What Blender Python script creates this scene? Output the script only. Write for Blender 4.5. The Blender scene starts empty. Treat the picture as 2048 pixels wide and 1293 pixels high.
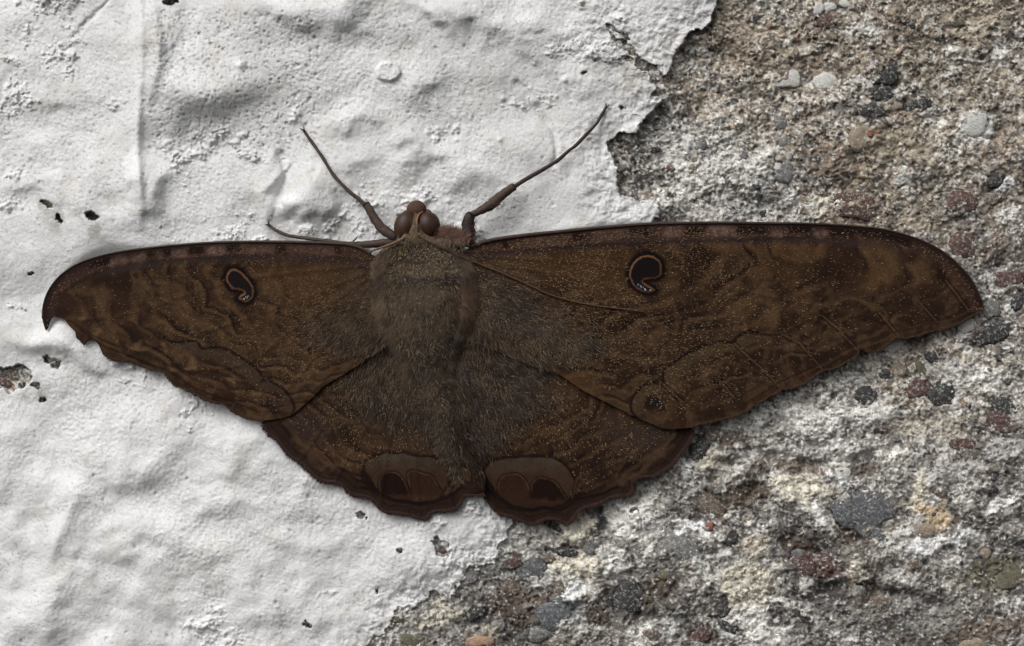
import bpy, math, random
import numpy as np
from mathutils import Matrix, Vector, Euler, noise as noise3

# ------------------------------------------------------------------ scale, camera, light
S = 0.00008            # metres per unit of the drawing grid (moth span about 15 cm)
D = 0.26               # camera distance to the wall
W, H = 2048.0, 1293.0
scene = bpy.context.scene
cam_d = bpy.data.cameras.new("camera")
cam = bpy.data.objects.new("camera", cam_d)
scene.collection.objects.link(cam)
cam.location = (0, -D, 0)
cam.rotation_euler = (math.pi / 2, 0, 0)
cam_d.sensor_width = 36.0
cam_d.lens = 36.0 * D / (W * S)
cam_d.clip_start = 0.01
cam_d.clip_end = 50
scene.camera = cam

world = bpy.data.worlds.new("World")
scene.world = world
world.use_nodes = True
nt = world.node_tree
nt.nodes.clear()
SUN_DIR = Vector((-0.55, -0.62, 0.78)).normalized()     # towards the sun: above, left, in front of the wall
sky = nt.nodes.new("ShaderNodeTexSky")
sky.sky_type = 'NISHITA'
sky.sun_disc = False
sky.sun_elevation = math.asin(SUN_DIR.z)
sky.sun_rotation = math.atan2(SUN_DIR.x, SUN_DIR.y)
sky.dust_density = 6.0
sky.air_density = 1.0
hs = nt.nodes.new("ShaderNodeHueSaturation")             # cloud cover greys the blue
hs.inputs["Saturation"].default_value = 0.12
bg = nt.nodes.new("ShaderNodeBackground")
bg.inputs["Strength"].default_value = 0.12
wo = nt.nodes.new("ShaderNodeOutputWorld")
nt.links.new(sky.outputs[0], hs.inputs["Color"])
nt.links.new(hs.outputs[0], bg.inputs[0])
nt.links.new(bg.outputs[0], wo.inputs[0])

sun_d = bpy.data.lights.new("sun", 'SUN')
sun_d.energy = 1.0
sun_d.angle = math.radians(35)
sun_d.color = (1.0, 0.975, 0.94)
sun = bpy.data.objects.new("sun", sun_d)
scene.collection.objects.link(sun)
sun.rotation_euler = (-SUN_DIR).to_track_quat('-Z', 'Y').to_euler()
sun.location = SUN_DIR * 2

vs = scene.view_settings
vs.view_transform = 'Standard'
vs.look = 'None'
vs.exposure = 0.0
vs.gamma = 1.0
vs.use_curve_mapping = False

rng = np.random.default_rng(7)
random.seed(7)

# ------------------------------------------------------------------ helpers
def P(px, py, h):
    """drawing grid position and height above the wall plane -> world metres"""
    px = np.asarray(px, float); py = np.asarray(py, float); h = np.asarray(h, float)
    k = S * (1.0 - h * S / D)
    return np.stack([(px - W / 2) * k, -h * S + 0 * k, (H / 2 - py) * k], -1)

def lin(c):
    c = np.asarray(c, float) / 255.0
    return np.where(c <= 0.04045, c / 12.92, ((c + 0.055) / 1.055) ** 2.4)

def sstep(a, b, x):
    t = np.clip((x - a) / (b - a), 0, 1)
    return t * t * (3 - 2 * t)

_lat = {}
def noise(x, y, scale, seed):
    if seed not in _lat:
        _lat[seed] = np.random.default_rng(1000 + seed).random((256, 256)).astype(np.float32)
    L = _lat[seed]
    u = np.asarray(x / scale + 37.7); v = np.asarray(y / scale + 11.3)
    i = np.floor(u).astype(np.int32); j = np.floor(v).astype(np.int32)
    fu = (u - i).astype(np.float32); fv = (v - j).astype(np.float32)
    fu = fu * fu * fu * (fu * (fu * 6 - 15) + 10); fv = fv * fv * fv * (fv * (fv * 6 - 15) + 10)
    i0 = i & 255; i1 = (i + 1) & 255; j0 = j & 255; j1 = (j + 1) & 255
    a = L[i0, j0] * (1 - fu) + L[i1, j0] * fu
    b = L[i0, j1] * (1 - fu) + L[i1, j1] * fu
    return (a * (1 - fv) + b * fv) * 2 - 1

def fbm(x, y, scale, octv=4, seed=0, gain=0.5):
    r = 0; a = 1; t = 0
    for o in range(octv):
        c, s = math.cos(o * 0.9 + 0.3), math.sin(o * 0.9 + 0.3)
        r = r + a * noise(x * c - y * s, x * s + y * c, scale, seed * 11 + o)
        t += a; a *= gain; scale *= 0.5
    return r / t * 1.6

def cells(x, y, scale, seed):
    """jittered cell pattern: distance to nearest and second seed (in cells), random id"""
    if ('c', seed) not in _lat:
        _lat[('c', seed)] = np.random.default_rng(5000 + seed).random((256, 256, 3)).astype(np.float32)
    L = _lat[('c', seed)]
    u = x / scale + 500.2; v = y / scale + 500.7
    i = np.floor(u).astype(np.int64); j = np.floor(v).astype(np.int64)
    d1 = np.full(u.shape, 9.0); d2 = np.full(u.shape, 9.0); idr = np.zeros(u.shape)
    for di in (-1, 0, 1):
        for dj in (-1, 0, 1):
            c = L[(i + di) & 255, (j + dj) & 255]
            d = np.hypot(u - (i + di + c[..., 0]), v - (j + dj + c[..., 1]))
            m = d < d1
            d2 = np.where(m, d1, np.minimum(d2, d))
            idr = np.where(m, c[..., 2], idr)
            d1 = np.where(m, d, d1)
    return d1, d2, idr

def cr(pts, step=4.0, closed=False):
    """Catmull-Rom resampling"""
    p = np.asarray(pts, float)
    n = len(p)
    if closed:
        q = np.vstack([p[-1], p, p[0], p[1]])
        segs = n
    else:
        q = np.vstack([2 * p[0] - p[1], p, 2 * p[-1] - p[-2]])
        segs = n - 1
    out = []
    for k in range(segs):
        a, b, c, d = q[k], q[k + 1], q[k + 2], q[k + 3]
        m = max(2, int(np.linalg.norm(c[:2] - b[:2]) / step))
        t = np.linspace(0, 1, m, endpoint=False)[:, None]
        out.append(0.5 * ((2 * b) + (c - a) * t + (2 * a - 5 * b + 4 * c - d) * t * t + (-a + 3 * b - 3 * c + d) * t ** 3))
    if not closed:
        out.append(p[-1:])
    return np.vstack(out)

def poly_dist(x, y, pts, closed=False, reach=None):
    """distance to polyline, with fraction along it and nearest points"""
    p = np.asarray(pts, float)
    if closed: p = np.vstack([p, p[:1]])
    n = x.size; X = x.ravel(); Y = y.ravel()
    best = np.full(n, 1e9); par = np.zeros(n); nx = np.zeros(n); ny = np.zeros(n)
    if reach is not None:
        sel = np.nonzero((X > p[:, 0].min() - reach) & (X < p[:, 0].max() + reach) & (Y > p[:, 1].min() - reach) & (Y < p[:, 1].max() + reach))[0]
    else:
        sel = np.arange(n)
    if len(sel):
        xs = X[sel]; ys = Y[sel]; bs = best[sel]; ps = par[sel]; qx = nx[sel]; qy = ny[sel]
        for k in range(len(p) - 1):
            ax, ay = p[k]; bx, by = p[k + 1]
            dx, dy = bx - ax, by - ay
            L2 = dx * dx + dy * dy + 1e-12
            t = np.clip(((xs - ax) * dx + (ys - ay) * dy) / L2, 0, 1)
            cx = ax + t * dx; cy = ay + t * dy
            d = np.hypot(xs - cx, ys - cy)
            m = d < bs
            bs[m] = d[m]; ps[m] = (k + t[m]) / (len(p) - 1); qx[m] = cx[m]; qy[m] = cy[m]
        best[sel] = bs; par[sel] = ps; nx[sel] = qx; ny[sel] = qy
    return best.reshape(x.shape), par.reshape(x.shape), nx.reshape(x.shape), ny.reshape(x.shape)

def inside(x, y, pts):
    p = np.asarray(pts, float); r = np.zeros(x.shape, bool)
    j = len(p) - 1
    for i in range(len(p)):
        xi, yi = p[i]; xj, yj = p[j]
        if yi != yj:
            c = ((yi > y) != (yj > y)) & (x < (xj - xi) * (y - yi) / (yj - yi) + xi)
            r ^= c
        j = i
    return r

def sdist(x, y, pts, reach=None):
    d = poly_dist(x, y, pts, True, reach)[0]
    return np.where(inside(x, y, pts), d, -d)

def Z(ox, oy, k, pts):
    return [(ox + a * k, oy + b * k) for a, b in pts]

def link(name, me, mat=None, parent=None, smooth=True):
    o = bpy.data.objects.new(name, me)
    scene.collection.objects.link(o)
    if mat is not None:
        me.materials.append(mat)
    if smooth:
        me.polygons.foreach_set("use_smooth", np.ones(len(me.polygons), bool))
    if parent is not None:
        o.parent = parent
        o.matrix_parent_inverse = Matrix.Translation(-Vector(parent.get("_base", (0, 0, 0))))
    return o

def np_mesh(name, verts, faces, cols=None):
    """faces: (n,4) or (n,3) int array"""
    me = bpy.data.meshes.new(name)
    verts = np.ascontiguousarray(verts, np.float32); faces = np.ascontiguousarray(faces, np.int32)
    k = faces.shape[1]
    me.vertices.add(len(verts)); me.vertices.foreach_set("co", verts.ravel())
    me.loops.add(faces.size); me.loops.foreach_set("vertex_index", faces.ravel())
    me.polygons.add(len(faces))
    me.polygons.foreach_set("loop_start", np.arange(0, faces.size, k, dtype=np.int32))
    me.update(calc_edges=True)
    if cols is not None:
        a = me.color_attributes.new("tone", 'FLOAT_COLOR', 'POINT')
        c = np.ones((len(verts), 4), np.float32); c[:, :3] = cols
        a.data.foreach_set("color", c.ravel())
    me.validate()
    return me

def compress(used_faces, *arrs):
    u, inv = np.unique(used_faces, return_inverse=True)
    return inv.reshape(used_faces.shape), [a[u] for a in arrs]

# ------------------------------------------------------------------ materials
def mat_base(name, rough=0.8, spec=0.3):
    m = bpy.data.materials.new(name); m.use_nodes = True
    b = m.node_tree.nodes["Principled BSDF"]
    b.inputs["Roughness"].default_value = rough
    b.inputs["Specular IOR Level"].default_value = spec
    return m, m.node_tree, b

def add_noise(t, px, detail=3, rough=0.55, off=0.0):
    n = t.nodes.new("ShaderNodeTexNoise")
    n.inputs["Scale"].default_value = 1.0 / (px * S)
    n.inputs["Detail"].default_value = detail
    n.inputs["Roughness"].default_value = rough
    g = t.nodes.new("ShaderNodeNewGeometry")
    t.links.new(g.outputs["Position"], n.inputs["Vector"])
    return n

def ramp(t, src, stops):
    r = t.nodes.new("ShaderNodeValToRGB")
    e = r.color_ramp.elements
    while len(e) < len(stops): e.new(0.5)
    for k, (p, c) in enumerate(stops):
        e[k].position = p; e[k].color = (*c, 1) if len(c) == 3 else c
    t.links.new(src, r.inputs[0])
    return r

def add_bump(t, b, src, dist_px, strength=1.0, prev=None):
    n = t.nodes.new("ShaderNodeBump")
    n.inputs["Strength"].default_value = strength
    n.inputs["Distance"].default_value = dist_px * S
    t.links.new(src, n.inputs["Height"])
    if prev is not None: t.links.new(prev.outputs[0], n.inputs["Normal"])
    t.links.new(n.outputs[0], b.inputs["Normal"])
    return n

def tone_mat(name, rough, spec, mottles, bumps, sheen=0.0, rough_var=None):
    """own colours from the 'tone' attribute, fine mottling and relief from noise nodes"""
    m, t, b = mat_base(name, rough, spec)
    a = t.nodes.new("ShaderNodeVertexColor"); a.layer_name = "tone"
    cur = a.outputs["Color"]
    for px, lo, hi in mottles:
        n = add_noise(t, px, 3, 0.6)
        r = ramp(t, n.outputs["Fac"], [(0.3, (lo, lo, lo)), (0.7, (hi, hi, hi))])
        mx = t.nodes.new("ShaderNodeMix"); mx.data_type = 'RGBA'; mx.blend_type = 'MULTIPLY'
        mx.inputs["Factor"].default_value = 1.0
        t.links.new(cur, mx.inputs["A"]); t.links.new(r.outputs[0], mx.inputs["B"])
        cur = mx.outputs["Result"]
    t.links.new(cur, b.inputs["Base Color"])
    prev = None
    for px, dist in bumps:
        n = add_noise(t, px, 3, 0.6)
        prev = add_bump(t, b, n.outputs["Fac"], dist, 1.0, prev)
    if sheen:
        b.inputs["Sheen Weight"].default_value = sheen
        b.inputs["Sheen Roughness"].default_value = 0.5
        b.inputs["Sheen Tint"].default_value = (0.5, 0.42, 0.36, 1)
    return m

M_paint = tone_mat("white_limewash", 0.75, 0.25, [(5.0, 0.93, 1.03)], [(6.5, 1.1), (3.0, 1.0)])
M_conc = tone_mat("weathered_concrete", 0.85, 0.25, [(2.6, 0.68, 1.32), (7.0, 0.82, 1.18)], [(3.0, 1.2)])
M_wing = tone_mat("wing_scales", 0.85, 0.08, [(3.0, 0.72, 1.28), (1.6, 0.8, 1.2)], [(2.5, 0.4)])
M_fur = tone_mat("fur", 0.7, 0.15, [], [], sheen=0.0)
M_body = tone_mat("furry_cuticle", 0.8, 0.15, [(4.0, 0.7, 1.3)], [(4.0, 1.5)])
M_leg = tone_mat("leg_cuticle", 0.6, 0.3, [(5.0, 0.7, 1.25)], [(3.0, 0.8)])
M_spot = tone_mat("eyespot_gloss", 0.6, 0.08, [(3.0, 0.8, 1.2)], [(3.0, 0.6)])
M_eye = tone_mat("compound_eye", 0.42, 0.22, [(14.0, 0.75, 1.2)], [(1.6, 0.25)])

def stone_mat(name, c1, c2, dust=0.35):
    m, t, b = mat_base(name, 0.8, 0.3)
    n = add_noise(t, 9.0, 5, 0.65)
    r = ramp(t, n.outputs["Fac"], [(0.32, tuple(lin(c1) * 1.25)), (0.68, tuple(lin(c2) * 1.25))])
    n2 = add_noise(t, 6.0, 6, 0.75)
    lo = 0.62 - 0.2 * dust
    mk = ramp(t, n2.outputs["Fac"], [(lo, (0, 0, 0)), (lo + 0.08, (1, 1, 1))])
    mx = t.nodes.new("ShaderNodeMix"); mx.data_type = 'RGBA'
    mm = t.nodes.new("ShaderNodeMath"); mm.operation = 'MULTIPLY'; mm.inputs[1].default_value = min(1, dust * 1.8)
    t.links.new(mk.outputs[0], mm.inputs[0])
    t.links.new(mm.outputs[0], mx.inputs["Factor"])
    t.links.new(r.outputs[0], mx.inputs["A"])
    mx.inputs["B"].default_value = (0.5, 0.48, 0.44, 1)
    t.links.new(mx.outputs["Result"], b.inputs["Base Color"])
    n3 = add_noise(t, 5.0, 5, 0.7)
    add_bump(t, b, n3.outputs["Fac"], 4.0)
    return m

STONE = {
    'black':  stone_mat("basalt_grain", (38, 38, 39), (76, 75, 75), 0.45),
    'grey':   stone_mat("grey_stone", (88, 89, 89), (130, 129, 127), 0.5),
    'blue':   stone_mat("slate_stone", (64, 67, 71), (108, 110, 113), 0.45),
    'maroon': stone_mat("maroon_stone", (66, 50, 49), (102, 80, 74), 0.45),
    'red':    stone_mat("brick_red_grain", (118, 74, 60), (140, 94, 78), 0.3),
    'tan':    stone_mat("tan_stone", (124, 112, 97), (152, 138, 120), 0.5),
    'brown':  stone_mat("brown_stone", (84, 74, 66), (116, 103, 92), 0.5),
    'orange': stone_mat("orange_stone", (150, 122, 102), (178, 150, 128), 0.3),
    'olive':  stone_mat("olive_stone", (82, 80, 66), (112, 108, 90), 0.3),
    'white':  stone_mat("white_chalk", (176, 175, 170), (214, 213, 208), 0.3),
}

# ------------------------------------------------------------------ moth outlines (needed by the wall too)
K1 = 0.2938
FW_L = [(748, 512), (720, 496), (690, 489), (600, 485), (500, 484), (420, 486), (340, 492), (260, 501), (210, 510), (170, 522), (140, 537),
        (115, 557), (98, 580), (88, 605), (84, 630), (86, 645), (92, 662), (97, 652), (101, 641), (107, 634), (118, 635), (129, 640),
        (137, 651), (150, 664), (152, 676), (160, 682), (167, 691), (172, 685), (179, 678), (190, 682), (200, 695), (205, 708), (220, 718),
        (245, 723), (258, 722), (275, 730), (300, 740), (322, 743), (335, 755), (350, 773), (362, 776), (388, 788), (410, 800), (430, 806),
        (450, 812), (475, 830), (500, 838), (526, 842), (560, 838), (580, 833), (592, 825), (639, 783), (645, 775), (700, 742), (760, 700),
        (830, 660), (840, 560)]
FW_R = [(942, 494), (970, 484), (1000, 478), (1060, 470), (1120, 464), (1200, 456), (1290, 449), (1350, 447), (1440, 446), (1530, 447),
        (1620, 448), (1700, 452), (1760, 458), (1800, 467), (1840, 480), (1880, 500), (1910, 523), (1940, 555), (1955, 580), (1962, 600),
        (1967, 612), (1958, 625), (1939, 636), (1910, 652), (1880, 661), (1851, 667), (1834, 673), (1812, 678), (1793, 677), (1772, 693),
        (1748, 705), (1730, 700), (1718, 696), (1716, 711), (1693, 725), (1666, 740), (1643, 743), (1616, 764), (1593, 775), (1566, 780),
        (1537, 796), (1515, 808), (1490, 824), (1460, 835), (1430, 843), (1400, 849), (1382, 856), (1332, 859), (1307, 850), (1273, 836),
        (1245, 822), (1192, 795), (1165, 781), (1140, 764), (1112, 747), (1067, 732), (960, 690), (860, 660), (850, 560)]
HW_L = [(526, 840), (526, 850), (536, 867), (556, 881), (570, 900), (583, 914), (603, 925), (620, 942), (634, 956), (656, 963), (672, 964),
        (689, 975), (703, 987), (731, 993), (745, 998), (761, 1017), (775, 1026), (795, 1026), (820, 1031), (842, 1038), (853, 1034),
        (865, 1024), (890, 1021), (909, 1017), (920, 1006), (927, 995), (928, 990), (945, 992), (968, 988), (970, 964), (962, 937),
        (940, 906), (917, 873), (890, 817), (876, 770), (850, 690), (760, 660), (660, 700), (580, 790)]
HW_R = [(905, 690), (908, 780), (915, 850), (928, 889), (956, 923), (970, 956), (970, 992), (981, 1009), (997, 1026), (1025, 1034),
        (1048, 1045), (1064, 1048), (1081, 1041), (1100, 1037), (1117, 1040), (1134, 1048), (1145, 1037), (1159, 1020), (1178, 1012),
        (1201, 1006), (1229, 992), (1256, 990), (1265, 978), (1268, 956), (1304, 953), (1323, 942), (1337, 934), (1357, 912), (1379, 881),
        (1383, 859), (1340, 800), (1200, 740), (1050, 680)]
OUT = {'FL': cr(FW_L, 5, True), 'FR': cr(FW_R, 5, True), 'HL': cr(HW_L, 5, True), 'HR': cr(HW_R, 5, True)}

# ------------------------------------------------------------------ the wall: bare concrete and the peeling white coat
g = 1.8
xs = np.concatenate([np.arange(-520, -22, 9.0), np.arange(-22, 2070, g), np.arange(2070, 2570, 9.0)])
ys = np.concatenate([np.arange(-420, -22, 9.0), np.arange(-22, 1315, g), np.arange(1315, 1720, 9.0)])
GX, GY = np.meshgrid(xs.astype(np.float32), ys.astype(np.float32))
NY, NX = GX.shape

def moth_cover(x, y):
    """0 far from the moth .. 1 under it"""
    best = np.full(x.shape, -1e9)
    for k in OUT:
        p = OUT[k][::4]
        best = np.maximum(best, sdist(x, y, p))
    return best
cgx, cgy = np.arange(-540, 2600, 12.0), np.arange(-440, 1740, 12.0)
CX, CY = np.meshgrid(cgx, cgy)
_cov = moth_cover(CX, CY)
def lookup(A, ax, ay, x, y):
    u = np.clip(np.interp(x, ax, np.arange(len(ax))), 0, len(ax) - 1.001); v = np.clip(np.interp(y, ay, np.arange(len(ay))), 0, len(ay) - 1.001)
    i = u.astype(int); j = v.astype(int); fu = u - i; fv = v - j
    return (A[j, i] * (1 - fu) + A[j, i + 1] * fu) * (1 - fv) + (A[j + 1, i] * (1 - fu) + A[j + 1, i + 1] * fu) * fv
cover = lookup(_cov, cgx, cgy, GX, GY)
relief_k = 1 - 0.6 * sstep(-10, 30, cover)


def broad(x, y):
    """slow swell of the wall: it falls away to the left, under the shorter-looking wing"""
    return -120 * sstep(900, -700, x) + 16 * np.sin(x / 620.0 + 0.6) * np.cos(y / 540.0 - 0.4)

WHITE = [(1437, -460), (1437, 0), (1430, 28), (1412, 50), (1397, 60), (1380, 63), (1376, 72), (1365, 78), (1356, 92), (1354, 112), (1348, 122), (1338, 138),
         (1328, 152), (1318, 146), (1312, 132), (1300, 122), (1284, 116), (1268, 100), (1250, 84), (1230, 74), (1219, 58), (1216, 64), (1224, 80), (1240, 92), (1256, 108), (1268, 116), (1272, 130), (1290, 141),
         (1306, 160), (1311, 178), (1306, 192), (1318, 200), (1306, 215), (1290, 230), (1282, 240), (1275, 258), (1270, 265), (1250, 268),
         (1237, 272), (1230, 282), (1218, 285), (1215, 290), (1222, 305), (1225, 315), (1235, 330), (1238, 350), (1232, 365), (1233, 375),
         (1240, 388), (1262, 400), (1280, 408), (1300, 398), (1312, 405), (1316, 430), (1305, 448), (1290, 470), (1260, 600), (1180, 800),
         (1040, 1020), (1022, 1042), (1025, 1055), (1015, 1075), (1002, 1095), (1000, 1110), (985, 1130), (962, 1140), (950, 1146), (940, 1135),
         (930, 1150), (920, 1162), (915, 1175), (908, 1190), (895, 1192), (880, 1190), (865, 1190), (850, 1195), (830, 1210), (800, 1225),
         (785, 1240), (780, 1260), (760, 1270), (735, 1285), (700, 1310), (640, 1400), (560, 1760), (-600, 1760), (-600, -460)]
print("wall masks")
sd = sdist(GX, GY, WHITE)
worn = sstep(900, 1050, GY)
edge_n = (5.0 + 4 * worn) * fbm(GX, GY, 26, 4, 3) + (2.0 + 4 * worn) * fbm(GX, GY, 8, 3, 4)
sd = sd + edge_n * sstep(60, 10, np.abs(sd))
sd_main = sd.copy()
def chip(cx, cy, rx, ry, rot, seed, k=0.45):
    """a place where the coat has fallen off: lowers sd"""
    global sd
    c, s = math.cos(math.radians(rot)), math.sin(math.radians(rot))
    u = ((GX - cx) * c + (GY - cy) * s) / rx; v = (-(GX - cx) * s + (GY - cy) * c) / ry
    m = (np.abs(u) < 3) & (np.abs(v) < 3)
    d = np.full(GX.shape, 1e3)
    d[m] = (np.hypot(u[m], v[m]) - 1 + k * 1.3 * fbm(GX[m], GY[m], max(rx, ry) * 0.7, 3, seed)) * min(rx, ry)
    sd = np.minimum(sd, d)
chip(18, 756, 44, 27, -8, 20); chip(72, 772, 10, 6, 20, 21)
chip(884, 1100, 21, 15, 25, 22); chip(872, 1078, 5, 12, -15, 23); chip(723, 1030, 10, 6, 20, 24); chip(799, 1102, 8, 4, 10, 25)
chip(93, 408, 13, 6, 30, 26); chip(187, 434, 13, 7, 25, 27); chip(345, 2, 14, 8, 0, 28); chip(118, 438, 9, 5, 60, 29); chip(62, 548, 5, 3, 0, 30)
chip(1238, 66, 22, 4, 35, 31); chip(1255, 118, 14, 5, 15, 32); chip(1168, 145, 6, 3, -20, 33); chip(1190, 122, 3, 3, 0, 34)
chip(616, 1250, 9, 5, 20, 35); chip(1242, 215, 6, 4, 30, 36); chip(105, 725, 18, 9, 20, 37); chip(755, 1183, 4, 6, 10, 38); chip(85, 800, 9, 4, 0, 39)

PEB = []   # aggregate stones: x, y, rx, ry, rot, kind
def peb(x, y, rx, ry, kind, rot=0): PEB.append((x, y, rx, ry, rot, kind))
for a in [(1635, 19, 13, 14, 'white', 10), (1659, 14, 13, 11, 'white', -10), (1690, 6, 12, 9, 'white'), (1572, 159, 28, 20, 'white'),
          (1651, 164, 22, 19, 'white', 20), (1640, 150, 16, 12, 'tan'), (1775, 150, 24, 22, 'black', 30), (1762, 186, 26, 16, 'black', 10),
          (1731, 222, 13, 12, 'black'), (1758, 226, 12, 10, 'black'), (1837, 210, 32, 12, 'black', -10), (1823, 51, 10, 9, 'black'),
          (1916, 48, 16, 9, 'olive'), (1871, 70, 17, 8, 'tan'), (1717, 280, 20, 23, 'tan'), (1741, 270, 7, 6, 'red'), (1757, 265, 5, 5, 'red'),
          (1794, 212, 10, 9, 'tan'), (1946, 246, 28, 26, 'white'), (1708, 415, 42, 28, 'maroon', 10), (1926, 405, 28, 22, 'maroon', 15),
          (1977, 398, 24, 12, 'brown'), (1991, 359, 18, 17, 'black'), (1566, 342, 23, 22, 'grey'), (1561, 332, 15, 13, 'white'),
          (1510, 374, 10, 10, 'black'), (1510, 38, 12, 9, 'black'), (1645, 44, 20, 14, 'maroon', -20), (1405, 60, 16, 9, 'brown', -30),
          (1870, 432, 9, 9, 'tan'), (1925, 492, 27, 27, 'maroon', 30), (2019, 561, 34, 20, 'maroon'), (2034, 608, 15, 15, 'black'),
          (1981, 617, 18, 22, 'grey'), (1982, 667, 40, 19, 'black', -15), (1938, 653, 20, 13, 'white', -20), (1781, 696, 27, 14, 'white', -28),
          (1800, 731, 16, 20, 'tan'), (1772, 749, 13, 11, 'black'), (1866, 712, 17, 14, 'black'), (1845, 739, 10, 22, 'olive', -25),
          (1837, 778, 27, 22, 'maroon'), (1885, 784, 30, 24, 'black', -20), (1728, 792, 26, 20, 'black', 10), (1998, 843, 32, 20, 'maroon', 10),
          (2006, 812, 30, 18, 'black', 15), (2006, 857, 25, 11, 'maroon'), (1930, 891, 28, 14, 'maroon', 5), (1724, 1018, 62, 42, 'blue', 18),
          (1742, 1062, 38, 20, 'blue', 40), (1461, 963, 40, 11, 'grey', -35), (1420, 1054, 7, 9, 'red'), (1461, 1080, 18, 12, 'black', -15),
          (1593, 1107, 15, 8, 'grey', -10), (1586, 1042, 26, 11, 'black', 25), (1608, 1134, 27, 15, 'maroon', 20), (1759, 1208, 22, 18, 'brown'),
          (2018, 1158, 26, 28, 'olive', 10), (1951, 1287, 32, 13, 'tan', -8), (1968, 1107, 14, 11, 'tan'), (1720, 1182, 13, 11, 'grey'),
          (1684, 949, 17, 14, 'white'), (1446, 1216, 13, 22, 'black', 10), (1460, 1255, 24, 9, 'black', 25), (1403, 1268, 22, 20, 'maroon'),
          (1619, 1165, 8, 10, 'white'), (1605, 1230, 22, 12, 'black', 25), (958, 1283, 30, 12, 'orange', -5), (1029, 1122, 17, 17, 'maroon'),
          (1063, 1141, 32, 21, 'blue', -15), (1068, 1140, 9, 13, 'white', 10), (1094, 1117, 19, 9, 'brown'), (1022, 1172, 20, 15, 'brown', 30),
          (1118, 1179, 11, 17, 'brown'), (1110, 1232, 36, 28, 'blue', 20), (995, 1251, 16, 12, 'grey', 20), (1082, 1268, 30, 18, 'grey', -10),
          (1255, 1196, 34, 34, 'black', 30), (940, 1154, 14, 15, 'grey'), (827, 1282, 24, 14, 'olive', 10), (796, 1238, 13, 9, 'olive'),
          (1111, 1052, 26, 10, 'black', 30), (1128, 1103, 28, 9, 'black', 12), (950, 1227, 22, 13, 'black', -25), (1361, 1097, 38, 24, 'grey', 15),
          (1180, 1090, 13, 17, 'grey'), (1330, 1150, 14, 10, 'olive'), (1305, 1268, 18, 12, 'brown'), (1540, 1180, 12, 9, 'brown'),
          (1520, 1110, 9, 7, 'grey'), (1850, 1060, 24, 14, 'tan', 10), (1880, 985, 16, 10, 'brown'), (1985, 980, 13, 9, 'black'), (1705, 1150, 14, 9, 'tan'),
          (1830, 1130, 14, 10, 'brown'), (1400, 900, 18, 26, 'black', 20), (1430, 870, 20, 14, 'brown'), (1420, 1010, 30, 22, 'brown', 30),
          (1350, 945, 16, 8, 'tan', -35), (1310, 300, 10, 7, 'black'), (1345, 338, 20, 7, 'maroon', 5), (1290, 240, 11, 8, 'black'), (1402, 290, 14, 14, 'grey'),
          (1560, 245, 14, 14, 'grey'), (1570, 285, 13, 12, 'grey'), (1485, 312, 10, 10, 'grey'), (1390, 318, 8, 7, 'tan'), (1383, 335, 7, 7, 'tan'),
          (888, 1103, 8, 6, 'maroon'), (30, 748, 16, 12, 'brown', 20), (10, 768, 14, 10, 'maroon'), (45, 770, 8, 6, 'black'),
          (890, 1086, 7, 10, 'white', 30), (1270, 105, 9, 4, 'brown', 35)]:
    peb(*a)
fixed = len(PEB)
kinds = ['black', 'grey', 'maroon', 'tan', 'brown', 'white', 'olive', 'red', 'blue']
kp = np.array([.30, .16, .05, .18, .14, .13, .04, .01, .03]); kp /= kp.sum()
tries = 0
while len(PEB) < 170 and tries < 6000:
    tries += 1
    x, y = rng.uniform(760, 2044), rng.uniform(4, 1290)
    i, j = int(np.searchsorted(xs, x)), int(np.searchsorted(ys, y))
    if sd[j, i] > -14 or cover[j, i] > -6: continue
    r = 4.5 + 6 * rng.random() ** 2
    if any(math.hypot(x - q[0], y - q[1]) < r + 0.8 * max(q[2], q[3]) for q in PEB): continue
    peb(x, y, r * rng.uniform(.9, 1.4), r * rng.uniform(.6, 1.0), kinds[rng.choice(len(kinds), p=kp)], rng.uniform(0, 180))

print("concrete")
warpx = GX + 5 * fbm(GX, GY, 22, 2, 61); warpy = GY + 5 * fbm(GX, GY, 22, 2, 62)
f1a, f2a, ida = cells(warpx, warpy, 5.6, 1)
f1d, f2d, idd = cells(warpy, warpx, 9.5, 4)
f1b, f2b, idb = cells(warpx, warpy, 15.0, 2)
f1c, f2c, idc = cells(warpx * 0.9, warpy * 1.15, 34.0, 3)
rough_big = fbm(GX, GY, 230, 4, 5)
mid = fbm(GX, GY * 1.3, 58, 4, 6)
fine = fbm(GX, GY, 11, 3, 7)
hc = 13 * rough_big + 8 * mid + 2.2 * fine
hc += 2.2 * (1 - np.clip(f1a * 1.3, 0, 1)) * (0.3 + ida) + 2.6 * np.clip(1 - f1d * 1.3, 0, 1) * idd + 2.5 * np.clip(1 - f1b * 1.25, 0, 1) * (idb > 0.55)
hc += 3.0 * np.clip(1 - f1c * 1.3, 0, 1) * (idc > 0.7)
hc -= 5.0 * ((idd > 0.9) & (f1d < 0.5))
hc -= 4.0 * ((ida < 0.12) & (f1a < 0.45))
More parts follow.
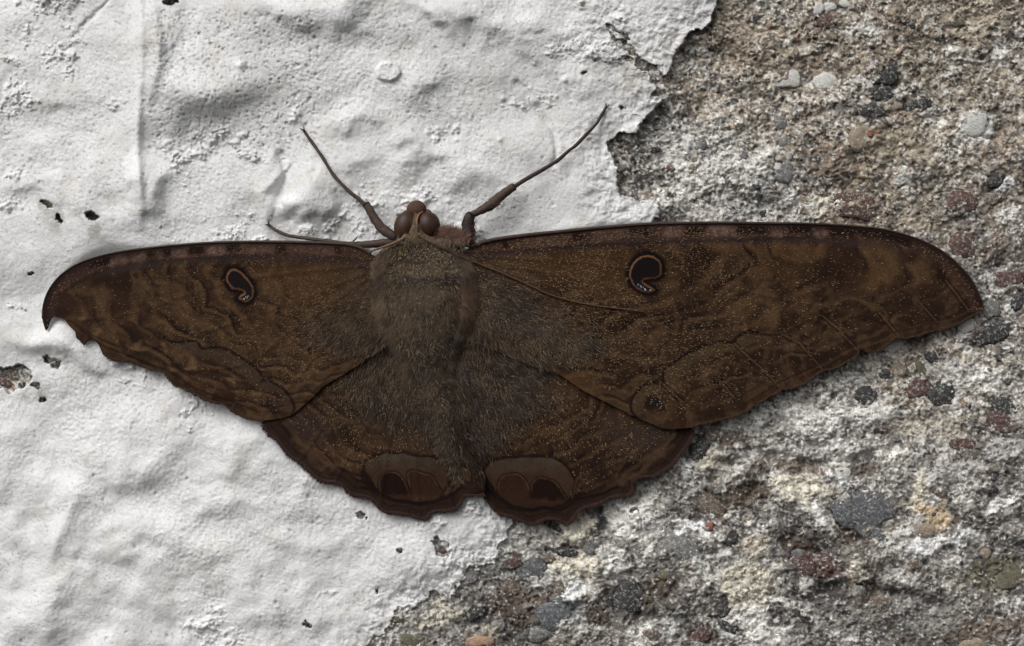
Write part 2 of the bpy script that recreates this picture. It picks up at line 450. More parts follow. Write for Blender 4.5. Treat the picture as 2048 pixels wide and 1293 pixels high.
# shallow steps and fissures across the lower right
def groove(pts, depth, width, seed=9):
    p = cr(pts, 8)
    d, t, _, _ = poly_dist(GX, GY, p, False, width * 5)
    d = d + width * 0.8 * fbm(GX, GY, 18, 3, seed)
    return -depth * np.exp(-np.clip(d, 0, None) ** 2 / (2 * width * width))
for pts, dep, wd in [([(1500, 905), (1620, 925), (1700, 918), (1800, 895)], 12, 7), ([(1640, 1180), (1700, 1170), (1790, 1185), (1880, 1205)], 16, 9),
                     ([(1420, 960), (1440, 930), (1480, 930)], 12, 8), ([(1660, 1030), (1700, 1060), (1730, 1090)], 14, 7),
                     ([(1880, 1100), (1960, 1075), (2048, 1040)], 9, 8), ([(1100, 1050), (1130, 1090), (1180, 1120)], 10, 8),
                     ([(1560, 930), (1600, 1000), (1580, 1080)], 8, 14), ([(1250, 1160), (1255, 1200), (1290, 1240)], 14, 14)]:
    hc += groove(pts, dep, wd)

# stone colours
def zone(cx, cy, rx, ry): return np.exp(-((GX - cx) / rx) ** 2 - ((GY - cy) / ry) ** 2)
wz = 0.5 * worn * np.exp(-np.abs(sd_main) / 40.0) + 0.75 * zone(1400, 330, 190, 130) + 0.7 * zone(1500, 1180, 90, 130) + 0.55 * zone(1210, 1120, 120, 80) + 0.5 * zone(1560, 840, 130, 60) + 0.4 * zone(1950, 760, 120, 60) \
    + 0.4 * zone(1640, 960, 110, 40) + 0.4 * zone(1340, 950, 60, 60) + 0.3 * zone(1830, 990, 60, 90) + 0.45 * fbm(GX, GY, 90, 4, 41)
tz = 0.8 * zone(1800, 230, 330, 260) + 0.5 * zone(1890, 740, 160, 120) + 0.35 * zone(1500, 130, 160, 140) + 0.3 * fbm(GX, GY, 120, 3, 42)
dz = 0.8 * zone(1285, 270, 70, 90) + 0.6 * zone(1000, 1230, 160, 80) + 0.75 * zone(1600, 1120, 170, 90) + 0.6 * zone(1440, 1010, 90, 70) + 0.5 * zone(1700, 1250, 300, 70) \
    + 0.5 * zone(1990, 1130, 120, 160) + 0.4 * zone(1260, 1220, 120, 90) + 0.45 * fbm(GX, GY, 70, 4, 43)
pal = {k: lin(v) * 1.25 for k, v in dict(white=(196, 194, 188), chalk=(182, 180, 175), tan=(130, 119, 105), sand=(164, 154, 138), brown=(96, 84, 73),
                                         grey=(118, 116, 112), dark=(70, 67, 66), black=(44, 43, 44), rust=(112, 74, 58)).items()}
base = np.empty(GX.shape + (3,)); base[:] = pal['grey']
def over(col, c, a):
    a = np.clip(a, 0, 1)[..., None]
    return col * (1 - a) + np.asarray(c) * a
base = over(base, pal['tan'], 0.85 * sstep(0.0, 0.6, tz))
base = over(base, pal['dark'], 0.75 * sstep(0.1, 0.75, dz))
def grains(idr, f1, f2, k):
    """k: strength; pick a colour for each grain by its id"""
    global base
    u = idr
    solid = sstep(0.02, 0.16, f2 - f1) * (1 - 0.45 * sstep(840, 960, GY + 40 * rough_big))
    pw = np.clip(0.16 + 0.5 * wz, 0.04, 0.75)
    pd = np.clip(0.2 + 0.28 * dz - 0.05 * tz, 0.05, 0.5)
    base = over(base, pal['white'], k * solid * (u < pw))
    base = over(base, pal['black'], k * solid * (u > 1 - pd * 0.45))
    base = over(base, pal['dark'], k * solid * ((u > 1 - pd) & (u <= 1 - pd * 0.45)))
    mid_ = (u >= pw) & (u <= 1 - pd)
    v = (u * 137.31) % 1.0
    base = over(base, pal['sand'], k * 0.8 * solid * (mid_ & (v < 0.12 + 0.3 * tz)))
    base = over(base, pal['brown'], k * 0.8 * solid * (mid_ & (v > 0.72) & (v < 0.9)))
    base = over(base, pal['rust'], k * 0.7 * solid * (mid_ & (v > 0.965)))
grains(idb, f1b, f2b, 0.45)
grains(idd, f1d, f2d, 0.5)
grains(ida, f1a, f2a, 0.6)
# chalky remains of whitewash, in smeared blotches
bl = wz + 0.55 * fbm(GX, GY * 1.2, 30, 4, 44) + 0.22 * fbm(GX, GY, 8, 3, 45) - 0.2 * dz
chalk = sstep(0.42, 0.72, bl)
base = over(base, pal['chalk'], 0.9 * chalk)
hc += 3.0 * chalk
# patches: smeared whitewash, dirty and bare places, and the slab's shadow painted in
wpx = 15 * fbm(GX, GY, 36, 4, 63) + 5 * fbm(GX, GY, 8, 2, 65); wpy = 15 * fbm(GX, GY, 36, 4, 64) + 5 * fbm(GX, GY, 8, 2, 66)
pal.update({k: lin(v) * 1.25 for k, v in dict(cream=(186, 180, 166), putty=(164, 157, 144), brite=(212, 211, 207), dbrown=(74, 64, 56), dgrey=(80, 79, 78), lgrey=(160, 158, 155), slate=(72, 76, 80), maroon=(82, 62, 58), olive=(84, 80, 64), ltan=(164, 146, 122)).items()})
def patch(cx, cy, rx, ry, name, a=0.85, rot=0, raise_=0.0, soft=0.28):
    a = min(1.0, a * 1.12)
    global base, hc
    R = max(rx, ry) * 1.6 + 45
    i0, i1 = np.searchsorted(xs, [cx - R, cx + R]); j0, j1 = np.searchsorted(ys, [cy - R, cy + R])
    sl = (slice(j0, j1), slice(i0, i1))
    x = GX[sl] + wpx[sl] - cx; y = GY[sl] + wpy[sl] - cy
    c, s_ = math.cos(math.radians(rot)), math.sin(math.radians(rot))
    d = np.hypot((x * c + y * s_) / rx, (-x * s_ + y * c) / ry)
    k = sstep(1 + soft, 1 - soft, d) * a
    br = 1 - 0.4 * sstep(0.3, 0.8, fine[sl])            # broken up by the grain
    base[sl] = over(base[sl], pal[name], k * br)
    hc[sl] += raise_ * k
for a in [(1512, 1088, 36, 22, 'putty', .95, -30, 3), (1497, 1172, 62, 52, 'cream', .95, 20, 4), (1537, 1250, 60, 48, 'white', .95, 10, 4), (1307, 1265, 56, 26, 'white', .9, 0, 4), (1153, 1136, 46, 22, 'cream', .9, 10, 4),
          (1222, 1126, 26, 22, 'white', .9, 40, 3), (1148, 1190, 18, 22, 'brite', .9, 0, 3), (1158, 1065, 36, 32, 'cream', .95, -30, 4), (1270, 1050, 62, 36, 'white', .9, 5, 4), (1232, 1010, 32, 22, 'white', .9, 0, 3), (1031, 1056, 36, 16, 'white', .9, 0, 3),
          (1358, 937, 30, 17, 'brite', .9, -25, 4), (1420, 925, 30, 20, 'cream', .85, -40, 4), (1461, 955, 34, 10, 'white', .85, -35, 4), (1379, 1050, 28, 13, 'brite', .85, -10, 3), (1604, 978, 50, 24, 'cream', .9, 10, 4), (1640, 1040, 46, 16, 'white', .85, 25, 4),
          (1553, 914, 62, 14, 'lgrey', .85, -5, 4), (1681, 947, 18, 14, 'brite', .95, 0, 5), (1690, 903, 84, 10, 'lgrey', .85, -10, 4), (1790, 905, 48, 14, 'white', .8, -8, 4), (1896, 942, 62, 18, 'lgrey', .85, -10, 4), (2008, 893, 42, 22, 'lgrey', .85, 0, 4),
          (1838, 988, 16, 50, 'cream', .9, 10, 4), (1880, 1085, 60, 14, 'brite', .85, -12, 4), (1936, 1076, 36, 11, 'white', .85, -30, 4), (2013, 998, 40, 12, 'brite', .8, -30, 4), (1717, 1147, 26, 20, 'cream', .9, -30, 5), (1799, 1160, 28, 14, 'lgrey', .85, 0, 3),
          (1870, 1029, 40, 26, 'ltan', .9, 10, 2), (1589, 940, 80, 15, 'brown', .7, 4, 0), (1461, 876, 50, 14, 'brown', .75, 0, 0), (1490, 975, 46, 28, 'dbrown', .85, 10, -5), (1446, 1003, 52, 26, 'dbrown', .8, 0, -4), (1368, 1100, 40, 24, 'dgrey', .85, 10, -3),
          (1256, 1198, 36, 36, 'black', .8, 20, -7), (1317, 1187, 34, 24, 'dbrown', .8, 0, -4), (1123, 1218, 40, 28, 'slate', .85, 10, -3), (1030, 1208, 66, 44, 'dbrown', .8, 0, -4), (1194, 1228, 32, 30, 'dbrown', .85, 0, -4), (1051, 1266, 48, 20, 'dgrey', .75, 0, -2),
          (1189, 1050, 14, 36, 'dgrey', .9, 20, -4), (1128, 1105, 36, 10, 'dark', .9, 12, -4), (1630, 1126, 56, 28, 'maroon', .85, 20, -5), (1604, 1090, 36, 20, 'dbrown', .85, 20, -4), (1700, 1052, 30, 30, 'dbrown', .85, 40, -6), (1640, 1193, 54, 18, 'dark', .85, -5, -6),  # second dbrown here: the slab's shadow, painted onto the concrete
          (1820, 1195, 58, 11, 'dark', .85, 14, -6), (1734, 1177, 26, 22, 'dbrown', .8, 0, -3), (1563, 1234, 24, 16, 'dark', .8, 30, -4), (1717, 937, 44, 15, 'dbrown', .8, 0, -3), (1988, 1150, 52, 38, 'olive', .8, -20, -3), (1870, 1222, 100, 34, 'grey', .7, 5, 0), (1973, 1262, 80, 24, 'brown', .75, -8, 0),
          (1440, 1216, 14, 24, 'dark', .9, 5, -4), (1461, 1254, 32, 8, 'dark', .9, 28, -4), (1404, 1270, 26, 18, 'maroon', .85, 0, -3), (1461, 1080, 24, 12, 'black', .85, -10, -5), (1402, 888, 20, 28, 'black', .85, 10, -4), (950, 1228, 26, 14, 'dark', .8, -20, -4), (900, 1225, 40, 18, 'cream', .7, 0, 2),
          (860, 1240, 36, 20, 'cream', .7, 0, 2), (800, 1275, 40, 12, 'lgrey', .6, 0, 0), (980, 1262, 26, 14, 'putty', .7, 0, 2), (1050, 1100, 30, 20, 'lgrey', .7, 0, 2),
          (1770, 165, 28, 40, 'black', .8, 20, -5), (1745, 222, 32, 14, 'dark', .85, 0, -4), (1837, 208, 34, 12, 'dark', .85, -8, -4), (1950, 248, 32, 28, 'white', .9, 0, 4), (1873, 237, 18, 12, 'white', .85, 0, 3), (1998, 106, 14, 28, 'white', .85, 0, 3), (1892, 99, 8, 18, 'white', .85, 0, 3),
          (1727, 55, 28, 13, 'white', .8, 0, 3), (2016, 365, 16, 20, 'brite', .9, 0, 3), (2016, 431, 24, 18, 'white', .85, 0, 3), (1665, 420, 24, 18, 'cream', .85, 0, 3), (1811, 358, 28, 12, 'lgrey', .85, -10, 3), (1310, 255, 40, 60, 'dgrey', .55, 15, -2), (1410, 52, 44, 16, 'dbrown', .75, -35, -3),
          (1300, 370, 34, 16, 'dark', .6, 0, -3), (1957, 40, 80, 30, 'sand', .65, 0, 1), (1775, 290, 76, 30, 'sand', .65, 0, 1), (1600, 130, 50, 20, 'brown', .5, 0, -1), (1650, 330, 80, 16, 'brown', .5, -5, -2), (1510, 400, 60, 30, 'dgrey', .5, 0, -2), (1440, 430, 60, 18, 'lgrey', .7, 0, 2), (1360, 300, 60, 40, 'lgrey', .5, 0, 2),
          (1690, 430, 40, 22, 'maroon', .6, 0, -2), (1985, 362, 20, 26, 'black', .8, 0, -4), (1850, 460, 60, 20, 'sand', .5, 0, 1), (1990, 500, 40, 30, 'brown', .4, 0, 0), (1980, 668, 46, 22, 'black', .7, -12, -3), (1900, 745, 70, 30, 'lgrey', .6, 0, 2), (1960, 760, 60, 24, 'white', .6, 0, 2), (1740, 830, 60, 20, 'white', .6, 0, 2),
          (1620, 840, 60, 26, 'white', .65, 0, 2), (1700, 760, 30, 14, 'white', .6, 0, 2), (1560, 850, 40, 20, 'dgrey', .5, 0, -1), (1860, 850, 90, 20, 'putty', .6, -8, 1)]:
    patch(*a)
f1e, f2e, ide = cells(GX + 3 * fine, GY + 3 * mid, 4.6, 6)
sol = sstep(0.0, 0.2, f2e - f1e)
clus = sstep(-0.5, 0.5, fbm(GX, GY, 40, 3, 48))
base = over(base, pal['dark'], 0.55 * sol * (ide > 0.97 - 0.13 * clus))
base = over(base, pal['brite'], 0.4 * sol * (ide < 0.05 + 0.11 * (1 - clus)))
base = over(base, pal['brown'], 0.5 * sol * ((ide > 0.5) & (ide < 0.58)))
hc += 1.3 * sol * (ide < 0.16) - 1.6 * sol * (ide > 0.97 - 0.13 * clus)
base *= 1.17
# a dusty film by cell
base *= (1 + 0.16 * fbm(GX, GY, 5, 2, 46) + 0.12 * fbm(GX, GY, 160, 3, 47))[..., None]
base = np.clip(base, 0.012, 0.8)
HC_pre = hc
BR = broad(GX, GY)
cap = BR + 5.5 + 0.8 * np.clip(-cover, 0, None)           # the wings rest clear of the bumps
def press(h):
    k = 3.0
    return np.where(cover > -70, -k * np.logaddexp(-h / k, -cap / k), h)
hcw = press(hc * relief_k + BR - 15)

print("white coat")
def ledge(cx, cy, w, deg, amp, soft, back, wob=0.25):
    """a swell that drops off towards direction deg (0 = right, 90 = down)"""
    a = math.radians(deg); c, s = math.cos(a), math.sin(a)
    R = max(w * 2.6, back * 2.6) + 20
    m = (np.abs(GX - cx) < R) & (np.abs(GY - cy) < R)
    x = GX[m]; y = GY[m]
    v = (x - cx) * c + (y - cy) * s; u = -(x - cx) * s + (y - cy) * c
    v = v + wob * w * fbm(x, y, w * 1.3, 3, int(cx + cy) % 17)
    out = np.zeros(GX.shape)
    out[m] = amp / (1 + np.exp(v / (soft * 0.4))) * np.exp(-(u / w) ** 2) * np.exp(-(np.clip(-v, 0, None) / back) ** 2)
    return out
rp = 11 * fbm(GX, GY, 300, 2, 50) + 6.5 * fbm(GX, GY, 105, 2, 51, .4)
low = sstep(650, 900, GY) * sstep(1000, 500, GX)
rp += (1.7 + 2.6 * low) * fbm(GX, GY * 1.15, 52, 2, 52, .35) + (0.4 + 0.15 * low) * fbm(GX, GY, 17, 3, 53)
mott = sstep(-0.1, 0.5, fbm(GX, GY, 130, 3, 54))
rp += (0.4 + 0.4 * mott) * fbm(GX, GY, 5.5, 2, 55)
for L in [(415, 215, 115, 78, 36, 34, 120), (330, 75, 60, 20, 18, 20, 60), (572, 46, 60, 122, 16, 11, 50), (690, 50, 60, 85, 26, 20, 70),
          (935, 40, 50, 118, 18, 13, 60), (866, 50, 48, 128, 17, 10, 45), (630, 420, 60, 62, 46, 24, 62), (308, 395, 55, 25, 26, 15, 50), (300, 110, 130, 5, 13, 12, 40),
          (695, 268, 40, 85, 13, 13, 40), (810, 285, 42, 95, 12, 14, 40), (850, 190, 50, 75, 14, 16, 50), (740, 245, 36, 90, 10, 12, 40), (565, 375, 75, 8, 15, 9, 40),
          (700, 330, 40, 80, 10, 12, 36), (880, 330, 40, 80, 10, 10, 36), (820, 345, 36, 70, 10, 10, 36), (1000, 95, 50, 80, 10, 14, 60), (1045, 110, 60, 115, 9, 12, 50),
          (260, 955, 105, 74, 30, 20, 65), (155, 1060, 95, 18, 34, 17, 50), (112, 1190, 75, 35, 34, 18, 50), (110, 1255, 50, 70, 30, 18, 50), (45, 1140, 45, 15, 22, 14, 40),
          (40, 865, 90, 50, 22, 26, 70), (105, 715, 120, 106, 26, 15, 45), (310, 700, 60, 100, 20, 13, 40), (430, 1030, 60, 95, 15, 14, 45), (500, 920, 80, 80, 13, 13, 40),
          (590, 1110, 70, 95, 14, 14, 45), (410, 1130, 60, 85, 16, 14, 45), (560, 1200, 80, 75, 16, 14, 50), (330, 1085, 45, 85, 15, 12, 34), (640, 970, 60, 80, 12, 12, 45),
          (680, 1080, 60, 75, 12, 12, 45), (520, 1255, 70, 85, 18, 14, 50), (390, 870, 60, 85, 10, 10, 40), (780, 1160, 50, 80, 10, 12, 40), (860, 1060, 50, 85, 9, 12, 40),
          (1270, 420, 55, 215, 16, 13, 40), (1190, 390, 60, 70, 10, 14, 50), (930, 375, 50, 80, 9, 12, 45), (1130, 90, 50, 80, 9, 10, 40), (1180, 180, 60, 85, 8, 10, 40),
          (150, 400, 60, 80, 12, 12, 50), (60, 380, 50, 80, 12, 14, 50), (140, 200, 60, 80, 10, 12, 50), (22, 200, 60, 10, 14, 16, 50), (1060, 60, 40, 85, 10, 10, 40)]:
    cx_, cy_, w_, dg_, am_, so_, ba_ = L
    lowk = 0.6 if cy_ > 840 else 1.2
    rp += ledge(cx_, cy_, w_, dg_, am_ * lowk, so_ * (2.4 if cy_ > 840 else 1.5), ba_, 0.35)
rp += 9 * np.exp(-((GX - 279 - 4 * np.sin(GY / 60.0)) / 9.0) ** 2) * sstep(470, 380, GY)
rp += groove([(228, -10), (190, 30), (165, 55), (140, 88), (113, 125)], 5, 3.5)
rp += groove([(1035, 165), (1060, 200), (1082, 232), (1105, 262), (1112, 300), (1108, 330)], 5, 4)
rp += groove([(560, 300), (570, 345), (560, 400), (580, 440)], 5, 4)
dd = np.hypot((GX - 775) / 25.0, (GY - 143) / 21.0) + 0.1 * fbm(GX, GY, 20, 2, 57)
rp += 8 * sstep(1.08, 0.8, dd)
for bx, by, br in [(1068, 205, 9), (1005, 198, 6), (897, 404, 5), (855, 265, 6), (720, 470, 5), (1000, 280, 5), (913, 281, 4), (690, 205, 5), (1130, 160, 6), (480, 130, 9)]:
    rp += br * 0.8 * np.exp(-((GX - bx) ** 2 + (GY - by) ** 2) / (br * br))
# pin holes left by bubbles in the coat
nw = np.zeros(GX.shape); pit = np.zeros(GX.shape)
def pits(n, x0, x1, y0, y1, rmin, rmax, depth, dark):
    for _ in range(n):
        x, y = rng.uniform(x0, x1), rng.uniform(y0, y1)
        r = rng.uniform(rmin, rmax) * (1 if rng.random() < 0.85 else 1.5)
        i0, i1 = np.searchsorted(xs, [x - 3 * r, x + 3 * r]); j0, j1 = np.searchsorted(ys, [y - 3 * r, y + 3 * r])
        q = np.exp(-((GX[j0:j1, i0:i1] - x) ** 2 + (GY[j0:j1, i0:i1] - y) ** 2) / (r * r))
        nw[j0:j1, i0:i1] -= 0.6 * depth * r * q
        pit[j0:j1, i0:i1] = np.maximum(pit[j0:j1, i0:i1], 0.8 * dark * q)
pits(1300, 300, 640, 20, 300, 1.0, 2.2, 1.6, .55)
pits(450, 180, 700, 200, 440, 0.9, 1.8, 1.4, .45)
pits(450, 650, 900, 30, 250, 0.9, 1.8, 1.4, .4)
pits(350, 0, 280, 0, 420, 0.9, 2.0, 1.4, .45)
pits(350, 850, 1300, 0, 420, 0.9, 2.0, 1.4, .4)
pits(350, 150, 560, 700, 860, 0.9, 1.8, 1.4, .35)
pits(200, 0, 1000, 850, 1290, 0.9, 2.2, 1.4, .35)
pits(60, 0, 1250, 0, 1290, 2.0, 3.6, 1.2, .7)
rp += nw
lip = np.exp(-np.clip(sd_main, 0, None) / 9.0) * sstep(-0.2, 0.7, fbm(GX, GY, 70, 3, 58) + 0.4 * zone(1270, 400, 70, 40) + 0.3 * zone(1280, 150, 60, 80))
# paint follows the concrete a little, is thicker away from the edge
pt = 6 - 3 * worn * sstep(40, 0, sd_main) + 5 * sstep(0, 60, sd_main) + 6 * lip - 8
flaky = sstep(120, 20, sd_main) * sstep(600, 760, GX)
rp = rp * (1 - 0.5 * flaky) + flaky * (0.35 * hc + 2.2 * fbm(GX, GY, 13, 3, 59))
hpw = press(np.maximum(rp * relief_k + BR + pt, hcw + 3 + 2 * sstep(0, 8, sd_main)))
hpw = np.where(sd > 0, hpw, hcw - 3)
# colour of the coat: white with greyer, dusty, darker and faintly yellowed patches
pw = np.empty(GX.shape + (3,)); pw[:] = (0.80, 0.80, 0.80)
dirt = fbm(GX, GY, 150, 4, 70) + 0.5 * fbm(GX, GY, 24, 3, 71)
pw = over(pw, (0.60, 0.60, 0.60), 0.5 * sstep(0.15, 0.9, dirt))
pw = over(pw, (0.62, 0.58, 0.50), 0.30 * sstep(0.3, 0.9, fbm(GX, GY, 60, 4, 72)))
pw = over(pw, (0.48, 0.46, 0.42), 0.55 * sstep(0.25, 0.8, fbm(GX * 0.8 + GY * 0.5, GY, 34, 4, 73)) * (0.35 * zone(1120, 80, 160, 130) + 0.8 * zone(1200, 160, 120, 110) + 0.5 * zone(430, 150, 150, 130) + 0.4 * zone(330, 920, 160, 50) + 0.5 * zone(170, 770, 120, 50) + 0.5 * zone(110, 430, 90, 40)))
for cx_, cy_, rx_, ry_, a_ in [(95, 412, 26, 18, .5), (187, 436, 30, 22, .6), (48, 772, 40, 30, .5), (115, 445, 22, 30, .7), (190, 460, 26, 24, .7), (90, 405, 20, 12, .5), (110, 722, 46, 16, .6), (75, 790, 30, 20, .5), (40, 725, 40, 10, .4), (520, 240, 30, 14, .4), (345, 15, 26, 14, .5), (300, 40, 14, 50, .35), (330, 195, 26, 20, .4),
                             (560, 35, 50, 10, .4), (900, 1095, 30, 24, .4), (790, 1250, 60, 16, .4), (600, 1250, 60, 20, .4), (170, 925, 40, 14, .4), (130, 1000, 16, 24, .4)]:
    pw = over(pw, (0.36, 0.345, 0.32), a_ * zone(cx_, cy_, rx_, ry_) * (0.3 + 0.9 * sstep(-.1, .5, fbm(GX, GY, 16, 4, 76))))
pw = over(pw, (0.35, 0.33, 0.30), 0.6 * sstep(10, 0, sd_main) * sstep(-0.1, 0.5, fbm(GX, GY, 14, 3, 74)))
pw = over(pw, (0.42, 0.39, 0.35), 0.75 * worn * sstep(45, 0, sd_main) * sstep(0.0, .6, fbm(GX, GY, 12, 4, 77)))
pw = over(pw, (0.17, 0.165, 0.16), pit)
sp = fbm(GX, GY, 4.5, 2, 75)
pw = over(pw, (0.30, 0.29, 0.28), 0.5 * sstep(0.85, 1.1, sp))

idx = np.arange(NX * NY).reshape(NY, NX)
quads = np.stack([idx[:-1, :-1], idx[1:, :-1], idx[1:, 1:], idx[:-1, 1:]], -1).reshape(-1, 4)
sdf = sd.ravel(); cov = cover.ravel()
qs = sdf[quads]
keep_c = (qs.min(1) < 26) & (cov[quads].min(1) < 400)
keep_p = (qs.max(1) > 0)
Pw = P(GX.ravel(), GY.ravel(), hcw.ravel())
f, (v, c) = compress(quads[keep_c], Pw, base.reshape(-1, 3))
wall = link("wall", np_mesh("wall", v, f, c), M_conc)
wall["kind"] = "structure"
wall["label"] = "rough concrete wall with mixed stone grains beside peeling white paint"
Pp = P(GX.ravel(), GY.ravel(), hpw.ravel())
f, (v, c) = compress(quads[keep_p], Pp, pw.reshape(-1, 3))
coat = link("paint_coat", np_mesh("paint_coat", v, f, c), M_paint, wall)

# aggregate stones, half sunk in the concrete
import bmesh
def stone_mesh(k):
    bm = bmesh.new()
    bmesh.ops.create_icosphere(bm, subdivisions=3, radius=1.0)
    r = random.Random(k)
    ax = [(Vector((r.gauss(0, 1), r.gauss(0, 1), r.gauss(0, .5))).normalized(), r.uniform(.62, .95)) for _ in range(9)]
    ph = [r.uniform(0, 6.28) for _ in range(6)]
    for v in bm.verts:
        p = v.co.copy()
        for n, d in ax:                               # facets: cut the ball by planes
            e = p.dot(n) - d
            if e > 0: p -= n * e * 0.85
        p *= 1 + .10 * (noise3.noise(p * 2.3 + Vector((k * 7.1, 0, 0))) + .6 * noise3.noise(p * 5.5 + Vector((0, k * 5.3, 0)))) + .05 * math.sin(p.x * 5 + ph[0]) * math.sin(p.y * 4 + ph[1]) + .05 * math.sin(p.x * 11 + ph[2] + p.z * 7) * math.sin(p.y * 12 + ph[3])
        v.co = p
    low_v = [v for v in bm.verts if v.co.z < -0.55]
    bmesh.ops.delete(bm, geom=low_v, context='VERTS')
    me = bpy.data.meshes.new("pebble"); bm.to_mesh(me); bm.free()
    me.polygons.foreach_set("use_smooth", np.ones(len(me.polygons), bool))
    me.materials.append(STONE['grey'])
    return me
stones = [stone_mesh(k) for k in range(16)]
for k, (x, y, rx, ry, rot, kind) in enumerate(PEB):
    i, j = min(int(np.searchsorted(xs, x)), NX - 1), min(int(np.searchsorted(ys, y)), NY - 1)
    h = float(hcw[j, i])
    o = bpy.data.objects.new("pebble" if kind != 'white' else "paint_flake", stones[k % 16])
    scene.collection.objects.link(o)
    up = 0.30 * min(rx, ry) if kind != 'white' else 0.22 * min(rx, ry)
    up = min(up, 7)
    q = int(max(rx, ry) / g) + 1
    loc_h = hcw[max(0, j - q):j + q + 1, max(0, i - q):i + q + 1]
    hh = float(loc_h.mean()) - 1.0
    up = 3.2 + 0.09 * min(rx, ry) if k < fixed else 2.4
    loc = P(x, y, hh)
    o.matrix_world = Matrix.Translation(Vector(loc)) @ Matrix.Rotation(math.pi / 2, 4, 'X') @ Matrix.Rotation(math.radians(-rot), 4, 'Z') @ \
        Matrix.Diagonal((rx * S * 1.15, ry * S * 1.15, up * 1.25 * S, 1))
    o.parent = wall
    o.material_slots[0].link = 'OBJECT'
    o.material_slots[0].material = STONE[kind]

# ------------------------------------------------------------------ the moth
print("moth")
base_loc = Vector(P(848, 600, float(broad(np.array(848.0), np.array(600.0)))))
moth = bpy.data.objects.new("moth", None)
scene.collection.objects.link(moth)
moth.location = base_loc
moth.empty_display_size = 0.01
moth["_base"] = tuple(base_loc)
moth["label"] = "large dark brown moth with spread eye-spotted wings resting on the wall"
moth["category"] = "moth"

SP = np.array([  # y, centre x, centre height, half width, half height
    (412, 834, 26, 3, 3), (420, 834, 27, 11, 10), (432, 834, 30, 19, 15), (450, 835, 33, 25, 20), (470, 836, 36, 30, 23), (484, 838, 38, 46, 26), (500, 842, 36, 80, 29), (525, 845, 34, 102, 32),
    (560, 847, 33, 106, 38), (600, 848, 32, 105, 39), (640, 849, 31, 92, 37), (690, 852, 29, 66, 32), (740, 858, 26, 50, 27), (800, 870, 23, 44, 23),
    (860, 888, 21, 36, 22), (920, 908, 17, 26, 17), (960, 922, 14, 14, 10), (972, 927, 12, 3, 3)], float)
def spine(y):
    return [np.interp(y, SP[:, 0], SP[:, k]) for k in (1, 2, 3, 4)]
def body_top(x, y):
    cx, hc_, rx, rh = spine(y)
    d = (x - cx) / rx
    ok = (np.abs(d) < 1) & (y > 412) & (y < 972)
    return np.where(ok, hc_ + rh * np.clip(1 - d * d, 0, 1) ** 0.85, -1e3)

VEIN = {
    'FL': [[(745, 520), (600, 505), (430, 512), (230, 530), (110, 590)], [(745, 530), (600, 545), (440, 570), (250, 630), (130, 640)], [(745, 540), (600, 600), (420, 660), (240, 715)],
           [(745, 550), (600, 650), (480, 730), (330, 745)], [(745, 560), (640, 700), (560, 790), (470, 822)], [(745, 570), (680, 720), (610, 800)]],
    'FR': [[(945, 505), (1150, 490), (1450, 478), (1750, 478), (1940, 575)], [(945, 512), (1200, 530), (1500, 585), (1760, 640), (1850, 668)], [(945, 518), (1250, 580), (1480, 660), (1650, 745)],
           [(1500, 600), (1680, 660), (1720, 700)], [(945, 524), (1200, 610), (1400, 720), (1560, 775)], [(945, 530), (1180, 650), (1330, 770), (1440, 842)], [(945, 536), (1100, 660), (1230, 770), (1330, 856)],
           [(1760, 560), (1840, 600), (1890, 660)], [(1800, 500), (1900, 570), (1940, 630)]],
    'HL': [[(800, 720), (690, 800), (600, 920)], [(810, 740), (730, 860), (670, 962)], [(820, 750), (780, 880), (760, 1015)], [(830, 760), (830, 900), (840, 1035)], [(845, 770), (880, 900), (905, 1015)]],
    'HR': [[(960, 720), (1130, 800), (1340, 925)], [(955, 740), (1100, 860), (1260, 985)], [(950, 750), (1050, 880), (1150, 1030)], [(945, 760), (1000, 880), (1065, 1045)], [(935, 770), (960, 880), (990, 1015)]],
}
VEIN = {k: [cr(p, 12) for p in v] for k, v in VEIN.items()}
def wing_h(x, y, key):
    """height of a wing above the slow swell of the wall"""
    left = key[1] == 'L'
    if key[0] == 'F':
        t = np.clip(np.abs(x - 848) / (770 if left else 1120), 0, 1)
        h = 15 + 26 * (1 - t) ** 1.6
        h += 5 * np.sin(np.pi * t) * np.exp(-((y - np.interp(x, [80, 500, 848, 1300, 1960], [560, 500, 520, 470, 560])) / 40.0) ** 2)
    else:
        r = np.hypot((x - 870) / 480.0, (y - 700) / 330.0)
        h = 10 + 25 * np.clip(1 - r / 1.4, 0, 1)
        if left:
            d = poly_dist(np.asarray(x, float), np.asarray(y, float), [(815, 730), (860, 800), (905, 870), (940, 925), (958, 975)], False, 150)[0]
            h += 16 * np.exp(-(d / 26.0) ** 2)
            h -= 6 * np.exp(-((d - 45) / 16.0) ** 2)
        else:
            d = poly_dist(np.asarray(x, float), np.asarray(y, float), [(925, 740), (922, 800), (918, 860)], False, 120)[0]
            h += 7 * np.exp(-(d / 22.0) ** 2)
    h = h + 2.2 * fbm(x, y, 130, 2, 80 + ord(key[0]) + ord(key[1])) + 0.7 * fbm(x, y, 40, 2, 83)
    for v in VEIN[key]:
        d, t, _, _ = poly_dist(np.asarray(x, float), np.asarray(y, float), v, False, 40)
        h = h + 0.8 * np.exp(-(d / 3.5) ** 2) - 0.45 * np.exp(-((d - 9) / 7.0) ** 2)
    return h

